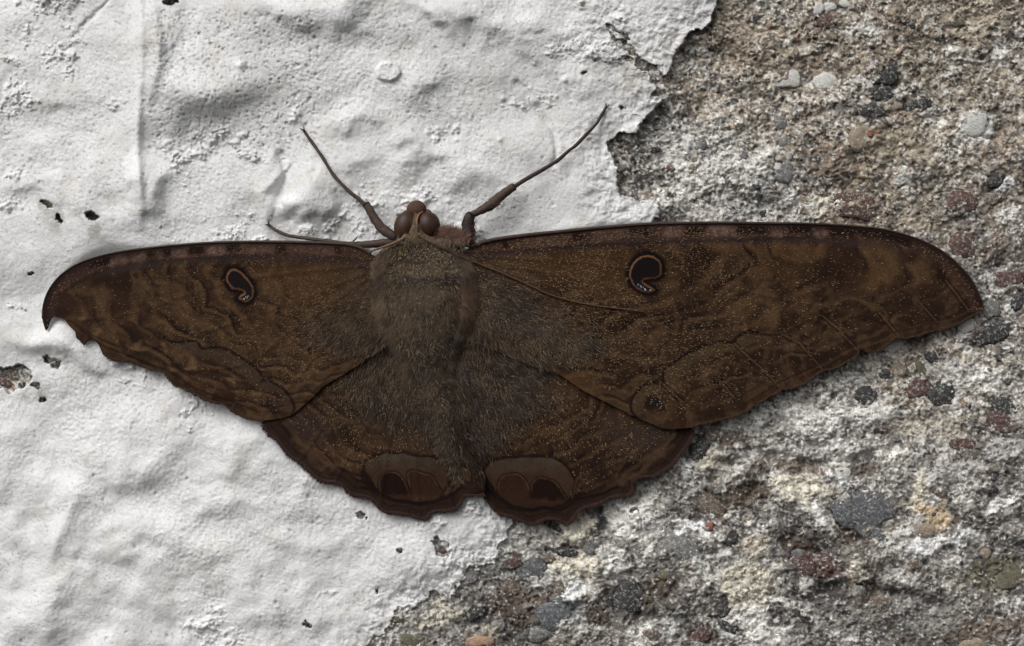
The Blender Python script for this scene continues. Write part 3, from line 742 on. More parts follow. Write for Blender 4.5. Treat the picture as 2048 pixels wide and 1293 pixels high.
# --- colours of the wings
C = lambda r, g_, b: lin((r, g_, b)) * 1.25
zl = lambda pts: Z(40, 440, K1, pts)        # drawing helpers for the detail sketches
zr = lambda pts: Z(940, 420, K1, pts)
zt = lambda pts: Z(1440, 420, K1, pts)
zhl = lambda pts: Z(500, 700, 0.2784, pts)
zhr = lambda pts: Z(900, 700, 0.2785, pts)
SPOT_L = cr(zl([(1403, 390), (1418, 350), (1450, 334), (1492, 345), (1532, 382), (1580, 440), (1592, 500), (1572, 545), (1532, 559), (1488, 542), (1500, 515), (1526, 497), (1505, 482), (1445, 472), (1412, 430)]), 2, True)
SPOT_R = cr(zr([(1083, 440), (1095, 390), (1130, 340), (1180, 312), (1240, 313), (1290, 345), (1307, 390), (1300, 445), (1268, 468), (1220, 474), (1180, 488), (1220, 518), (1258, 543), (1245, 560), (1200, 563), (1150, 547), (1110, 512), (1090, 470)]), 2, True)

class Canvas:
    def __init__(s, x, y, ground):
        s.x, s.y = x, y
        s.col = np.empty(x.shape + (3,)); s.col[:] = ground
        s.wx = x + 7 * fbm(x, y, 40, 3, 90) + 1.5 * fbm(x, y, 9, 2, 92); s.wy = y + 7 * fbm(x, y, 40, 3, 91) + 1.5 * fbm(x, y, 9, 2, 93)
    def stroke(s, pts, w, c, a=1.0, soft=None, smooth=True, warp=0.25, taper=False):
        p = cr(pts, 5) if smooth else np.asarray(pts)
        X = s.x + (s.wx - s.x) * warp; Y = s.y + (s.wy - s.y) * warp
        d, t, _, _ = poly_dist(X, Y, p, False, w * 4 + 10)
        soft = w * 0.6 if soft is None else soft
        k = sstep(w / 2 + soft, w / 2 - soft * 0.5, d)
        if taper: k = k * (1 - 0.8 * t)
        s.col = over(s.col, c, a * k)
    def fill(s, pts, c, a=1.0, soft=2.0, warp=0.0):
        X = s.x + (s.wx - s.x) * warp; Y = s.y + (s.wy - s.y) * warp
        d = sdist(X, Y, pts, 120)
        s.col = over(s.col, c, a * sstep(-soft, soft, d))
    def blob(s, cx, cy, rx, ry, rot, c, a=0.7, soft=0.5, warp=2.0):
        X = s.x + (s.wx - s.x) * warp; Y = s.y + (s.wy - s.y) * warp
        q, r = math.cos(math.radians(rot)), math.sin(math.radians(rot))
        d = np.hypot(((X - cx) * q + (Y - cy) * r) / rx, (-(X - cx) * r + (Y - cy) * q) / ry)
        s.col = over(s.col, c, a * sstep(1 + soft, 1 - soft, d))

BROWN = C(58, 42, 30); DARK = C(42, 29, 22); BLACK = C(25, 17, 15); TAN = C(82, 65, 47); LTAN = C(108, 86, 62); GREY = C(68, 60, 53); OLIVE = C(66, 54, 40); PURP = C(52, 42, 40); PALE = C(112, 94, 86)
COST_L = cr([(742, 507), (720, 496), (690, 489), (600, 485), (500, 484), (420, 486), (340, 492), (260, 501), (210, 510), (170, 522), (140, 537), (115, 557), (98, 580), (88, 605), (84, 630), (87, 650)], 6)
COST_R = cr([(942, 494), (970, 484), (1000, 478), (1060, 470), (1120, 464), (1200, 456), (1290, 449), (1350, 447), (1440, 446), (1530, 447), (1620, 448), (1700, 452), (1760, 458), (1800, 467), (1840, 480), (1880, 500), (1910, 523), (1940, 555), (1955, 580), (1964, 604)], 6)

def colour_wing(x, y, key):
    k = Canvas(x, y, BROWN)
    left = key[1] == 'L'
    fb = fbm(k.wx, k.wy, 85, 4, 100)
    k.col = over(k.col, C(36, 25, 19), 0.8 * sstep(0.0, 0.55, fb))
    k.col = over(k.col, TAN, 0.55 * sstep(0.1, 0.65, fbm(k.wx, k.wy, 55, 4, 101)))
    k.col = over(k.col, C(34, 24, 19), 0.5 * sstep(0.15, 0.7, fbm(k.wx, k.wy, 26, 3, 104)))
    k.col = over(k.col, C(90, 70, 49), 0.4 * sstep(0.25, 0.8, fbm(k.wx, k.wy, 20, 3, 105)))
    if key[0] == 'F':
        bx, by = (745, 540) if left else (945, 520)
        r = np.hypot(x - bx, (y - by) * 1.1) / (0.66 if left else 1.0)
        # wavy cross bands
        ph = r / 17.0 + 5.5 * fbm(x, y, 110, 3, 102) + 1.2 * fbm(x, y, 30, 2, 103)
        wv = np.sin(ph)
        band = sstep(60, 200, r)
        k.col = over(k.col, TAN, 0.42 * band * sstep(0.55, 0.95, wv))
        k.col = over(k.col, C(38, 27, 21), 0.5 * band * sstep(0.5, 0.95, -wv))
        # warmer, lighter base
        k.col = over(k.col, C(72, 54, 36), 0.45 * sstep(420, 60, r))
        k.col = over(k.col, GREY, 0.6 * sstep(190, 60, r) * sstep(-60, 60, y - by - 20))
    # scalloped cross lines, one arch between each pair of veins
    bx, by = {'FL': (745, 540), 'FR': (945, 520), 'HL': (835, 720), 'HR': (925, 720)}[key]
    r = np.hypot(x - bx, y - by)
    th = np.arctan2(y - by, (bx - x) if left else (x - bx))
    dm = poly_dist(x, y, OUT[key], True)[0]
    far = {'FL': 665.0, 'FR': 1020.0, 'HL': 330.0, 'HR': 400.0}[key]
    rm = np.interp(th, *{'FL': ([-.2, .05, .25, .5, .8, 1.2, 1.6], [640, 660, 600, 500, 400, 300, 250]), 'FR': ([-.2, .05, .15, .3, .45, .65, .9], [960, 1025, 900, 700, 600, 520, 420]),
                         'HL': ([-.2, .4, .8, 1.2, 1.5, 1.9, 2.2], [330, 330, 310, 305, 315, 300, 290]), 'HR': ([-.2, .35, .6, .9, 1.2, 1.5, 1.9], [480, 480, 420, 370, 345, 310, 290])}[key])
    t = r / rm
    nsc = 26 if key[0] == 'F' else 13
    arch = np.abs(np.sin(th * nsc / 2 + 0.8 * fbm(x, y, 120, 2, 140)))
    jig = fbm(x, y, 34, 3, 141)
    fade = sstep(-.5, .25, fbm(x, y, 75, 3, 142))
    for t0, amp, wd_, dk, lt in [(.30, .02, .010, .5, .4), (.40, .03, .008, .6, .5), (.47, .02, .012, .4, .45), (.56, .035, .008, .75, .55), (.62, .03, .008, .6, .5), (.70, .035, .010, .8, .6), (.78, .03, .009, .7, .5), (.86, .03, .008, .75, .6), (.93, .02, .007, .7, .5)]:
        e = t - (t0 - amp * arch + .016 * jig)
        k.col = over(k.col, C(27, 18, 14), 1.0 * dk * (.35 + .65 * fade) * sstep(wd_ * 1.3, wd_ * .3, np.abs(e)))
        k.col = over(k.col, C(100, 77, 55), 1.05 * lt * (.3 + .7 * fade) * sstep(wd_ * 1.6, wd_ * .4, np.abs(e - wd_ * 2.4)))
        k.col = over(k.col, C(36, 25, 20), .35 * sstep(.04, .0, e) * sstep(-.002, .008, e) * fade)
    if key == 'FL':
        for a in [(205, 560, 60, 26, 10, DARK, .85), (240, 575, 30, 40, 10, DARK, .8), (120, 600, 25, 30, 0, DARK, .7), (145, 555, 14, 10, 0, DARK, .8), (195, 590, 26, 20, 20, TAN, .6), (265, 545, 34, 9, 35, TAN, .45),
                  (310, 575, 28, 9, 60, TAN, .35), (150, 568, 22, 8, -10, TAN, .5), (200, 665, 22, 12, 30, TAN, .5), (325, 700, 20, 6, 20, TAN, .45), (300, 680, 40, 14, 20, DARK, .6), (420, 650, 40, 9, 30, TAN, .3),
                  (380, 620, 36, 6, 35, TAN, .35), (350, 600, 30, 5, 15, TAN, .35), (560, 690, 40, 16, 30, TAN, .4), (610, 750, 40, 20, 20, TAN, .4), (500, 780, 20, 30, 0, DARK, .5), (590, 560, 70, 40, 0, C(82, 62, 40), .4)]:
            k.blob(*a)
        for pts in [zl([(750, 340), (770, 400), (860, 440), (900, 500), (870, 560)]), zl([(930, 530), (1030, 550), (1080, 600), (1110, 640), (1200, 680), (1250, 720)]), zl([(1240, 740), (1330, 740), (1400, 790), (1480, 820), (1600, 830), (1640, 900)])]:
            k.stroke(pts, 4, TAN, .6, 3)
        k.fill(zl([(1010, 825), (1100, 838), (1190, 828), (1240, 882), (1330, 878), (1420, 893), (1500, 938), (1580, 992), (1640, 1062), (1625, 1180), (1560, 1100), (1450, 1010), (1330, 950), (1200, 930), (1080, 890)]), C(62, 50, 40), .8, 4, .3)
        k.fill(zhl([(85, 240), (150, 240), (240, 295), (300, 365), (322, 425), (290, 465), (250, 400), (190, 330), (100, 300)]), C(62, 50, 40), .8, 3, .2)
        k.stroke(zl([(985, 800), (1030, 830), (1100, 835), (1190, 823), (1215, 845), (1240, 882), (1330, 873), (1420, 888), (1500, 933), (1580, 988), (1640, 1060), (1655, 1105)]), 4, BLACK, .95, 2)
        k.stroke(zhl([(80, 228), (150, 232), (240, 288), (300, 360), (322, 420), (300, 462)]), 4, BLACK, .95, 2)
        k.stroke(zl([(1655, 1105), (1640, 1150), (1615, 1200)]), 2, C(90, 72, 56), .6, 1)
        k.blob(552, 812, 16, 12, 0, BLACK, .8)
        for a in zl([(420, 700), (545, 760), (760, 820), (970, 890), (1180, 1000), (1400, 1110), (1590, 1220)]):
            k.blob(a[0], a[1], 9, 6, 25, LTAN, .6)
        k.stroke([(150, 652), (205, 690), (260, 712), (330, 740), (390, 776), (450, 800), (520, 826)], 2.5, BLACK, .7, 2)
        k.stroke([(135, 640), (205, 680), (265, 700), (335, 728), (395, 762), (455, 786), (530, 815)], 2, DARK, .8, 2)
    if key == 'FR':
        for a in [(1755, 545, 62, 24, -30, C(86, 66, 44), .7), (1770, 500, 36, 16, 30, C(86, 66, 44), .55), (1600, 505, 50, 22, 10, C(84, 64, 42), .65), (1550, 540, 40, 18, 10, C(80, 60, 40), .55), (1845, 520, 14, 22, 20, TAN, .5),
                  (1680, 520, 34, 50, 20, DARK, .85), (1660, 560, 70, 20, 10, DARK, .7), (1860, 590, 30, 30, 0, DARK, .6), (1700, 610, 40, 16, 15, DARK, .6), (1815, 605, 16, 18, 0, DARK, .8), (1815, 510, 20, 14, 0, DARK, .8),
                  (1500, 720, 60, 20, 20, DARK, .45), (1390, 530, 26, 22, 0, DARK, .6), (1370, 510, 12, 8, 0, TAN, .5), (1460, 515, 9, 10, 0, TAN, .5), (1250, 730, 26, 40, 30, DARK, .6), (1230, 700, 20, 24, 0, TAN, .3),
                  (1370, 690, 60, 22, -20, C(50, 36, 26), .7), (1160, 770, 50, 20, 30, C(86, 66, 44), .5), (1200, 540, 90, 40, 5, C(78, 58, 36), .5), (1060, 520, 60, 22, 10, C(82, 62, 40), .4)]:
            k.blob(*a)
        for pts in [zr([(1200, 960), (1228, 870), (1300, 830), (1400, 825)]), zr([(1465, 830), (1475, 775), (1550, 740), (1700, 722), (1800, 682), (1890, 630)]), zr([(870, 980), (1000, 990), (1100, 1010), (1190, 1055)]), zr([(820, 1230), (860, 1150), (930, 1120)]),
                    zt([(780, 640), (860, 600), (950, 610), (1060, 690)])]:
            k.stroke(pts, 5, TAN, .65, 4)
        k.fill(zr([(1900, 835), (1830, 865), (1790, 905), (1700, 910), (1600, 925), (1500, 975), (1400, 1035), (1342, 1085), (1320, 1140), (1330, 1180), (1400, 1190), (1430, 1110), (1530, 1040), (1650, 1000), (1800, 960), (1960, 900), (2030, 860)]), C(70, 58, 42), .85, 4, .3)
        k.fill(zhr([(1490, 240), (1420, 245), (1355, 293), (1308, 362), (1306, 440), (1345, 490), (1390, 440), (1400, 360), (1450, 310), (1530, 300)]), C(70, 58, 42), .85, 3, .2)
        k.stroke(zt([(460, 850), (340, 855), (250, 850), (170, 833), (110, 868), (70, 905), (0, 905)]), 3.5, BLACK, .8, 2)
        k.stroke(zr([(1960, 838), (1900, 828), (1830, 858), (1790, 902), (1700, 905), (1600, 920), (1500, 970), (1400, 1030), (1340, 1080), (1315, 1140), (1322, 1185)]), 4.5, BLACK, .95, 2)
        k.stroke(zhr([(1520, 245), (1490, 235), (1420, 240), (1350, 290), (1302, 360), (1302, 440), (1340, 490)]), 4.5, BLACK, .95, 2)
        k.blob(1315, 815, 20, 14, 0, BLACK, .7)
        # veins crossing the margin: a pale line with a dark one on each side
        for a, b in [zt([(1090, 705), (1205, 845)]), zt([(810, 815), (930, 950)]), zt([(540, 905), (690, 1080)]), zt([(260, 1055), (405, 1205)]), zt([(1340, 610), (1480, 765)]), zt([(1540, 480), (1700, 690)]), zt([(0, 1190), (100, 1290)]),
                     zr([(1690, 1155), (1810, 1285)]), zr([(1290, 1165), (1450, 1310)]), zt([(700, 725), (820, 825)]), zt([(430, 850), (545, 910)]), zt([(100, 910), (260, 1060)])]:
            ax, ay = a; bx_, by_ = b
            nx_, ny_ = -(by_ - ay), bx_ - ax
            L = math.hypot(nx_, ny_); nx_ /= L; ny_ /= L
            for o_, cc, aa in ((3.6, BLACK, .75), (-3.6, BLACK, .75), (0, C(90, 70, 50), .6)):
                k.stroke([(ax + nx_ * o_, ay + ny_ * o_), (bx_ + nx_ * o_, by_ + ny_ * o_)], 2.4, cc, aa, 1.5, warp=.1)
        for a in zt([(1095, 712), (820, 820), (540, 912), (262, 1060), (1345, 612), (1545, 482)]):
            k.blob(a[0], a[1], 8, 4, -35, TAN, .6)
        k.stroke(zt([(1770, 640), (1600, 735), (1450, 770), (1340, 790), (1200, 830), (1080, 900), (940, 935), (830, 985), (690, 1060), (560, 1120), (420, 1180), (300, 1230), (180, 1300)]), 2, TAN, .5, 2)
        k.stroke([(1930, 622), (1845, 652), (1790, 664), (1715, 688), (1640, 728), (1560, 764), (1480, 812), (1390, 842)], 3, DARK, .8, 3)
        k.stroke([(1940, 600), (1850, 640), (1790, 650), (1715, 672), (1640, 710), (1560, 746), (1480, 794), (1390, 830)], 2, DARK, .7, 3)
    if key[0] == 'F':
        cost = COST_L if left else COST_R
        d, t, _, _ = poly_dist(x, y, cost, False, 90)
        dw = d + 2.0 * fbm(x, y, 22, 2, 110)
        inb = sstep(30, 22, dw)
        k.col = over(k.col, C(58, 42, 38), 0.8 * inb)
        k.col = over(k.col, PURP, 0.85 * sstep(46, 34, dw) * sstep(24, 30, dw) * sstep(1.0, .6, t))
        xr = x + 3 * fbm(x, y, 18, 2, 111)
        if left:
            pale = [(237, 14), (276, 11), (322, 6), (357, 15), (431, 17), (515, 36), (630, 40)]; dark = [(466, 14), (392, 15), (563, 10), (300, 9), (200, 22), (335, 9), (678, 6)]
            pa = [1, .8, .5, 1, .9, .5, .35]
        else:
            pale = [(1345, 18), (1445, 24), (1557, 13), (1643, 14), (1225, 34), (1090, 40)]; dark = [(1157, 10), (1278, 20), (1395, 20), (1500, 28), (1600, 24), (1700, 40), (1012, 6), (1780, 40)]
            pa = [.9, 1, .9, .9, .4, .35]
        for (cx, w), a in zip(pale, pa):
            k.col = over(k.col, PALE, a * 0.75 * (0.35 + 0.65 * sstep(-.3, .4, fbm(x, y, 7, 3, 112))) * inb * sstep(w * 1.5, w * .5, np.abs(xr - cx)) * (0.35 + 0.65 * sstep(4, 14, dw)))
        for cx, w in dark:
            k.col = over(k.col, BLACK, 0.85 * sstep(24, 17, dw) * sstep(w * 1.25, w * .8, np.abs(xr - cx)))
        k.col = over(k.col, C(52, 41, 34), 0.9 * sstep(8, 4, d))
        k.col = over(k.col, BLACK, 0.55 * sstep(14, 9, d) * sstep(.3, .7, t))
        SPOT = SPOT_L if left else SPOT_R
        ds = sdist(x, y, SPOT, 60)
        k.col = over(k.col, C(18, 11, 10), 0.95 * sstep(-13, -4, ds))
        k.col = over(k.col, C(66, 46, 33), 0.5 * sstep(4, 1, np.abs(ds + 15)))
        k.col = over(k.col, C(112, 80, 50), 0.0 * sstep(-3, 0, ds))
    if key[0] == 'H':
        r = np.hypot(x - (835 if left else 925), y - 720)
        ph = r / 15.0 + 4.0 * fbm(x, y, 90, 3, 120) + fbm(x, y, 25, 2, 121)
        k.col = over(k.col, C(76, 57, 40), 0.35 * sstep(.4, .95, np.sin(ph)))
        k.col = over(k.col, DARK, 0.4 * sstep(.5, .95, -np.sin(ph)))
        k.col = over(k.col, GREY, 0.55 * sstep(220, 90, r))
        k.col = over(k.col, C(58, 48, 44), 0.8 * (zone_(x, y, 610, 860, 50, 40) if left else zone_(x, y, 1290, 865, 90, 40)))
        out = OUT[key]
        dm = poly_dist(x, y, out, True)[0]
        dm = np.where(y > 840, dm, 99) + 2 * fbm(x, y, 30, 2, 122)
        k.col = over(k.col, C(44, 32, 27), 0.9 * sstep(30, 22, dm))
        k.col = over(k.col, BLACK, 0.7 * sstep(5, 2, np.abs(dm - 27)))
        k.col = over(k.col, TAN, 0.45 * sstep(5, 2, np.abs(dm - 34)) * sstep(-.2, .4, fbm(x, y, 40, 2, 123)))
        k.col = over(k.col, BLACK, 0.5 * sstep(3, 1, np.abs(dm - 14)))
    if key == 'HL':
        eye = cr(zhl([(828, 830), (860, 780), (930, 752), (1000, 746), (1060, 752), (1110, 747), (1170, 767), (1240, 770), (1310, 778), (1370, 802), (1412, 842), (1442, 895), (1420, 955), (1385, 1020), (1360, 1060), (1240, 1085), (1100, 1085), (1000, 1060), (930, 1020), (885, 965), (848, 900)]), 3, True)
        lobes = [(cr(zhl([(928, 1010), (928, 940), (952, 892), (1010, 874), (1062, 886), (1102, 930), (1132, 985), (1142, 1040), (1040, 1060), (960, 1040)]), 3, True), C(31, 20, 16)),
                 (cr(zhl([(1152, 1015), (1130, 930), (1130, 886), (1170, 866), (1250, 886), (1312, 906), (1342, 960), (1385, 1035), (1330, 1080), (1180, 1090)]), 3, True), C(52, 35, 26))]
        marg = zhl([(800, 985), (900, 1010), (960, 1050), (1040, 1085), (1150, 1102), (1240, 1112), (1330, 1092), (1420, 1060), (1500, 1000)])
        wedge = zhl([(790, 880), (815, 860), (870, 950), (905, 1005), (850, 990), (800, 940)]); tri = zhl([(1440, 925), (1480, 985), (1400, 1035)])
        cyt, cyb = 905, 976
    if key == 'HR':
        eye = cr(zhr([(250, 900), (265, 842), (312, 802), (400, 780), (480, 770), (560, 765), (620, 776), (680, 776), (740, 787), (810, 822), (862, 872), (892, 940), (880, 1000), (850, 1060), (780, 1110), (680, 1125), (560, 1130), (450, 1110), (370, 1060), (300, 985)]), 3, True)
        lobes = [(cr(zhr([(345, 1020), (345, 960), (372, 910), (430, 890), (490, 890), (532, 922), (562, 972), (575, 1050), (480, 1100), (390, 1070)]), 3, True), C(52, 35, 26)),
                 (cr(zhr([(592, 1085), (580, 1000), (592, 950), (640, 916), (700, 926), (762, 952), (802, 1010), (838, 1078), (740, 1105)]), 3, True), C(31, 20, 16))]
        marg = zhr([(255, 980), (330, 1060), (420, 1120), (500, 1145), (600, 1152), (680, 1136), (760, 1146), (840, 1130), (900, 1080), (1000, 1050), (1100, 1030), (1200, 985)])
        wedge = zhr([(885, 1060), (925, 985), (950, 955), (945, 1040), (900, 1080)]); tri = zhr([(880, 1060), (905, 960), (930, 915), (970, 950), (940, 960), (910, 1030)])
        cyt, cyb = 912, 986
        k.blob(1240, 960, 40, 10, -20, TAN, .6); k.blob(1290, 935, 40, 6, -35, TAN, .5); k.blob(1190, 950, 40, 30, 0, DARK, .5)
        for pts in [zhr([(700, 330), (770, 290), (850, 290), (900, 340)]), zhr([(490, 600), (540, 560), (640, 560), (720, 590), (830, 560), (860, 500), (1000, 480), (1010, 400)]), zhr([(1240, 900), (1400, 790), (1540, 690), (1620, 600)]), zhr([(1300, 920), (1450, 810), (1600, 690)])]:
            k.stroke(pts, 4, TAN, .5, 4)
    if key == 'HL':
        k.blob(660, 935, 30, 8, 25, TAN, .6); k.blob(610, 900, 30, 8, 30, TAN, .4)
        for pts in [zhl([(560, 440), (640, 470), (720, 520), (800, 500), (860, 540), (930, 560)]), zhl([(300, 640), (400, 700), (470, 770), (600, 850)])]:
            k.stroke(pts, 4, TAN, .5, 4)
    if key[0] == 'H':
        ds = sdist(x, y, eye, 80) + 2.2 * fbm(x, y, 26, 2, 134)
        k.col = over(k.col, BLACK, 0.8 * sstep(-9, -2, ds))
        ct = sstep(cyt, cyt + 45, y)[..., None]
        fillc = (C(72, 64, 54) * (1 - ct) + C(64, 48, 37) * ct) * (1 + .12 * fbm(x, y, 16, 3, 133))[..., None]
        a = sstep(0, 3, ds)[..., None]
        k.col = k.col * (1 - a) + fillc * a
        lowpart = sstep(0, 3, ds) * sstep(cyb + 0, cyb + 10, y)
        k.col = over(k.col, C(52, 37, 28), lowpart)
        for lp, cc in lobes:
            dl = sdist(x, y, lp, 60)
            k.col = over(k.col, BLACK, 0.9 * sstep(-4, -1.5, dl) * sstep(2, 0, dl) * sstep(cyb + 16, cyb, y))
            k.col = over(k.col, C(84, 62, 46), 0.8 * sstep(-.5, .8, dl) * sstep(cyb + 4, cyb - 14, y))
            k.col = over(k.col, cc, sstep(1.2, 3.5, dl + 1.2 * fbm(x, y, 9, 2, 130)) * sstep(cyb + 22, cyb + 8, y + 4 * fbm(x, y, 12, 2, 131)))
            k.col = over(k.col, C(78, 56, 38), .5 * sstep(0, 3, dl) * sstep(cyb + 12, cyb + 26, y + 5 * fbm(x, y, 12, 2, 131)))
        k.fill(wedge, BLACK, .85, 2, .2)
        k.stroke(tri, 2.2, C(84, 63, 45), .6, 2)
        k.stroke(marg, 4, BLACK, .95, 2)
    k.col = np.clip(k.col * np.array([0.74, 0.69, 0.67]), 0.004, 0.6)
    return k.col

def zone_(x, y, cx, cy, rx, ry): return np.exp(-((x - cx) / rx) ** 2 - ((y - cy) / ry) ** 2)

def make_wing(name, key, gw=2.2, dz_=0.0):
    out = OUT[key]
    x0, x1 = out[:, 0].min() - 3, out[:, 0].max() + 3; y0, y1 = out[:, 1].min() - 3, out[:, 1].max() + 3
    ax = np.arange(x0, x1 + gw, gw); ay = np.arange(y0, y1 + gw, gw)
    X, Y = np.meshgrid(ax, ay)
    ins = inside(X, Y, out)
    ny_, nx_ = X.shape
    id_ = np.arange(X.size).reshape(X.shape)
    q = np.stack([id_[:-1, :-1], id_[1:, :-1], id_[1:, 1:], id_[:-1, 1:]], -1).reshape(-1, 4)
    I = ins.ravel()
    q = q[I[q].sum(1) >= 1]
    qf, (vx, vy, vi) = compress(q, X.ravel(), Y.ravel(), I)
    o = ~vi
    _, _, nx2, ny2 = poly_dist(vx[o], vy[o], out, True)
    vx[o] = nx2; vy[o] = ny2
    # finely ragged scale edge on the outer margin
    hh = wing_h(vx, vy, key) + broad(vx, vy)
    me = np_mesh(name, P(vx, vy, hh), qf, colour_wing(vx, vy, key))
    ob = link(name, me, M_wing, moth)
    sol = ob.modifiers.new("thickness", 'SOLIDIFY'); sol.thickness = 2.5 * S; sol.offset = -1.0
    return ob

def surf(x, y, key):
    return wing_h(x, y, key) + broad(x, y)

wings = {}
for key, nm in (('HL', 'hindwing'), ('HR', 'hindwing'), ('FL', 'forewing'), ('FR', 'forewing')):
    wings[key] = make_wing(nm, key)
    wings[key]["label"] = {'HL': "left hindwing with a double-lobed eye mark near its tail edge", 'HR': "right hindwing with a double-lobed eye mark near its tail edge",
                           'FL': "left forewing with a torn tip", 'FR': "right forewing, whole, lying over concrete"}[key]

def tube(name, pts, mat, parent, col, n=10, step=5, colvar=0.12, flat=1.0, cap=True, wob=0.0):
    """pts: (x, y, h, r) path on the drawing grid -> tapered tube"""
    p = cr(pts, step)
    C3 = P(p[:, 0], p[:, 1], p[:, 2])
    R = p[:, 3] * S
    T = np.gradient(C3, axis=0); T /= np.linalg.norm(T, axis=1)[:, None] + 1e-12
    up = np.array([0, -1.0, 0])
    V = []
    for k in range(len(p)):
        s_ = np.cross(T[k], up); s_ /= np.linalg.norm(s_) + 1e-9
        u_ = np.cross(s_, T[k])
        for a in range(n):
            th = 2 * math.pi * a / n
            rr = R[k] * (1 + wob * math.sin(k * 1.7 + a * 2.3))
            V.append(C3[k] + rr * (math.cos(th) * s_ + flat * math.sin(th) * u_))
    F = []
    m = len(p)
    for k in range(m - 1):
        for a in range(n):
            b = (a + 1) % n
            F.append((k * n + a, k * n + b, (k + 1) * n + b, (k + 1) * n + a))
    V = list(V)
    if cap:
        for end in (0, m - 1):
            c = len(V); V.append(C3[end] + (T[end] if end else -T[end]) * R[end] * 0.5)
            for a in range(n):
                b = (a + 1) % n
                F.append((end * n + a, end * n + b, c, c))
    F3 = []
    for q in F:
        if q[2] == q[3]: F3.append(q[:3])
        else: F3.append(q[:3]); F3.append((q[0], q[2], q[3]))
    V = np.array(V)
    cc = np.asarray(col)[None] * (1 + colvar * rng.standard_normal((len(V), 1)))
    me = np_mesh(name, V, np.array(F3), np.clip(cc, .003, 1))
    return link(name, me, mat, parent)

def ellipsoid(name, c, r, rot, mat, parent, col, nu=28, nv=18, bend=0.0):
    """c = (x, y, h), r = (rx, ry, rh)"""
    V = []; F = []
    q, s_ = math.cos(math.radians(rot)), math.sin(math.radians(rot))
    pts = []
    for i in range(nv + 1):
        ph = math.pi * i / nv
        for j in range(nu):
            th = 2 * math.pi * j / nu
            a, b, z = math.sin(ph) * math.cos(th), math.sin(ph) * math.sin(th), math.cos(ph)
            X = a * r[0]; Y = b * r[1]; Zz = z * r[2]
            pts.append((c[0] + X * q - Y * s_, c[1] + X * s_ + Y * q, c[2] + Zz))
    pts = np.array(pts)
    for i in range(nv):
        for j in range(nu):
            k = (j + 1) % nu
            F.append((i * nu + j, (i + 1) * nu + j, (i + 1) * nu + k, i * nu + k))
    cc = np.asarray(col)[None] * np.ones((len(pts), 1))
    me = np_mesh(name, P(pts[:, 0], pts[:, 1], pts[:, 2]), np.array(F), cc)
    return link(name, me, mat, parent)

B0 = float(broad(np.array(848.0), np.array(600.0)))
def hb(x, y): return float(broad(np.array(float(x)), np.array(float(y))))

# body: one continuous surface from head to tail
def make_body():
    yy = np.concatenate([np.linspace(412, 500, 30), np.linspace(504, 972, 110)])
    cx, hc_, rx, rh = spine(yy)
    n = 48
    th = np.linspace(0, 2 * np.pi, n, endpoint=False)
    px_ = cx[:, None] + rx[:, None] * np.cos(th)[None]
    py_ = yy[:, None] + 0 * px_
    h_ = hc_[:, None] + rh[:, None] * (np.sign(np.sin(th)) * np.abs(np.sin(th)) ** np.where(yy > 490, 1.7, 1.0)[:, None])
    h_ = h_ + 2.5 * fbm(px_, py_, 40, 3, 140) * np.clip(np.sin(th), 0, 1)[None]
    h_ = np.maximum(h_, 3) + broad(px_, py_)
    id_ = np.arange(px_.size).reshape(px_.shape)
    nxt = np.roll(id_, -1, 1)
    F = np.stack([id_[:-1], nxt[:-1], nxt[1:], id_[1:]], -1).reshape(-1, 4)
    x = px_.ravel(); y = py_.ravel()
    return np_mesh("body", P(x, y, h_.ravel()), F, fur_tone(x, y))

def fur_tone(x, y):
    col = np.empty(x.shape + (3,)); col[:] = C(72, 60, 49)
    col = over(col, C(86, 73, 58), 0.6 * sstep(.0, .6, fbm(x, y, 36, 3, 150)))
    col = over(col, C(50, 42, 38), 0.7 * sstep(.1, .7, fbm(x, y, 44, 3, 151)))
    col = over(col, C(44, 36, 33), 0.75 * sstep(.15, .6, fbm(x + .5 * y, y, 24, 3, 152)))
    col = over(col, C(98, 84, 68), 0.5 * sstep(.2, .7, fbm(x - .4 * y, y, 19, 3, 153)))
    col = over(col, C(66, 58, 58), 0.4 * sstep(.1, .6, fbm(x, y, 50, 2, 154)))
    col = over(col, C(92, 70, 56), 0.5 * np.exp(-((x - 935) / 22) ** 2 - ((y - 600) / 60) ** 2))
    col = over(col, C(40, 34, 34), 0.7 * np.exp(-((x - 850) / 70) ** 2 - ((y - 560) / 9) ** 2))
    col = over(col, C(34, 29, 29), 0.8 * (np.exp(-((x - 1005) / 26) ** 2 - ((y - 575) / 10) ** 2) + np.exp(-((x - 836) / 16) ** 2 - ((y - 632) / 7) ** 2) + np.exp(-((x - 970) / 15) ** 2 - ((y - 676) / 14) ** 2) + np.exp(-((x - 845) / 46) ** 2 - ((y - 686) / 10) ** 2)
                  + np.exp(-((x - 960) / 22) ** 2 - ((y - 545) / 10) ** 2) + np.exp(-((x - 1030) / 50) ** 2 - ((y - 745) / 12) ** 2) + np.exp(-((x - 990) / 60) ** 2 - ((y - 800) / 12) ** 2) + np.exp(-((x - 1110) / 40) ** 2 - ((y - 600) / 9) ** 2)))
    col = over(col, C(48, 40, 36), 0.6 * sstep(730, 860, y))  # tail fur darkened, painting in shade of the valley between abdomen and wings
    col = over(col, C(62, 46, 36), 0.9 * sstep(478, 440, y))
    rr_ = np.hypot(x - 848, y - 560)
    bnd = sstep(100, 160, rr_) * sstep(.2, .9, np.sin(rr_ / 19.0 + 3 * fbm(x, y, 80, 2, 185)))
    col = over(col, C(46, 38, 34), .55 * bnd)
    return np.clip(col * 1.16, .004, 1)
body = link("body", make_body(), M_body, moth)

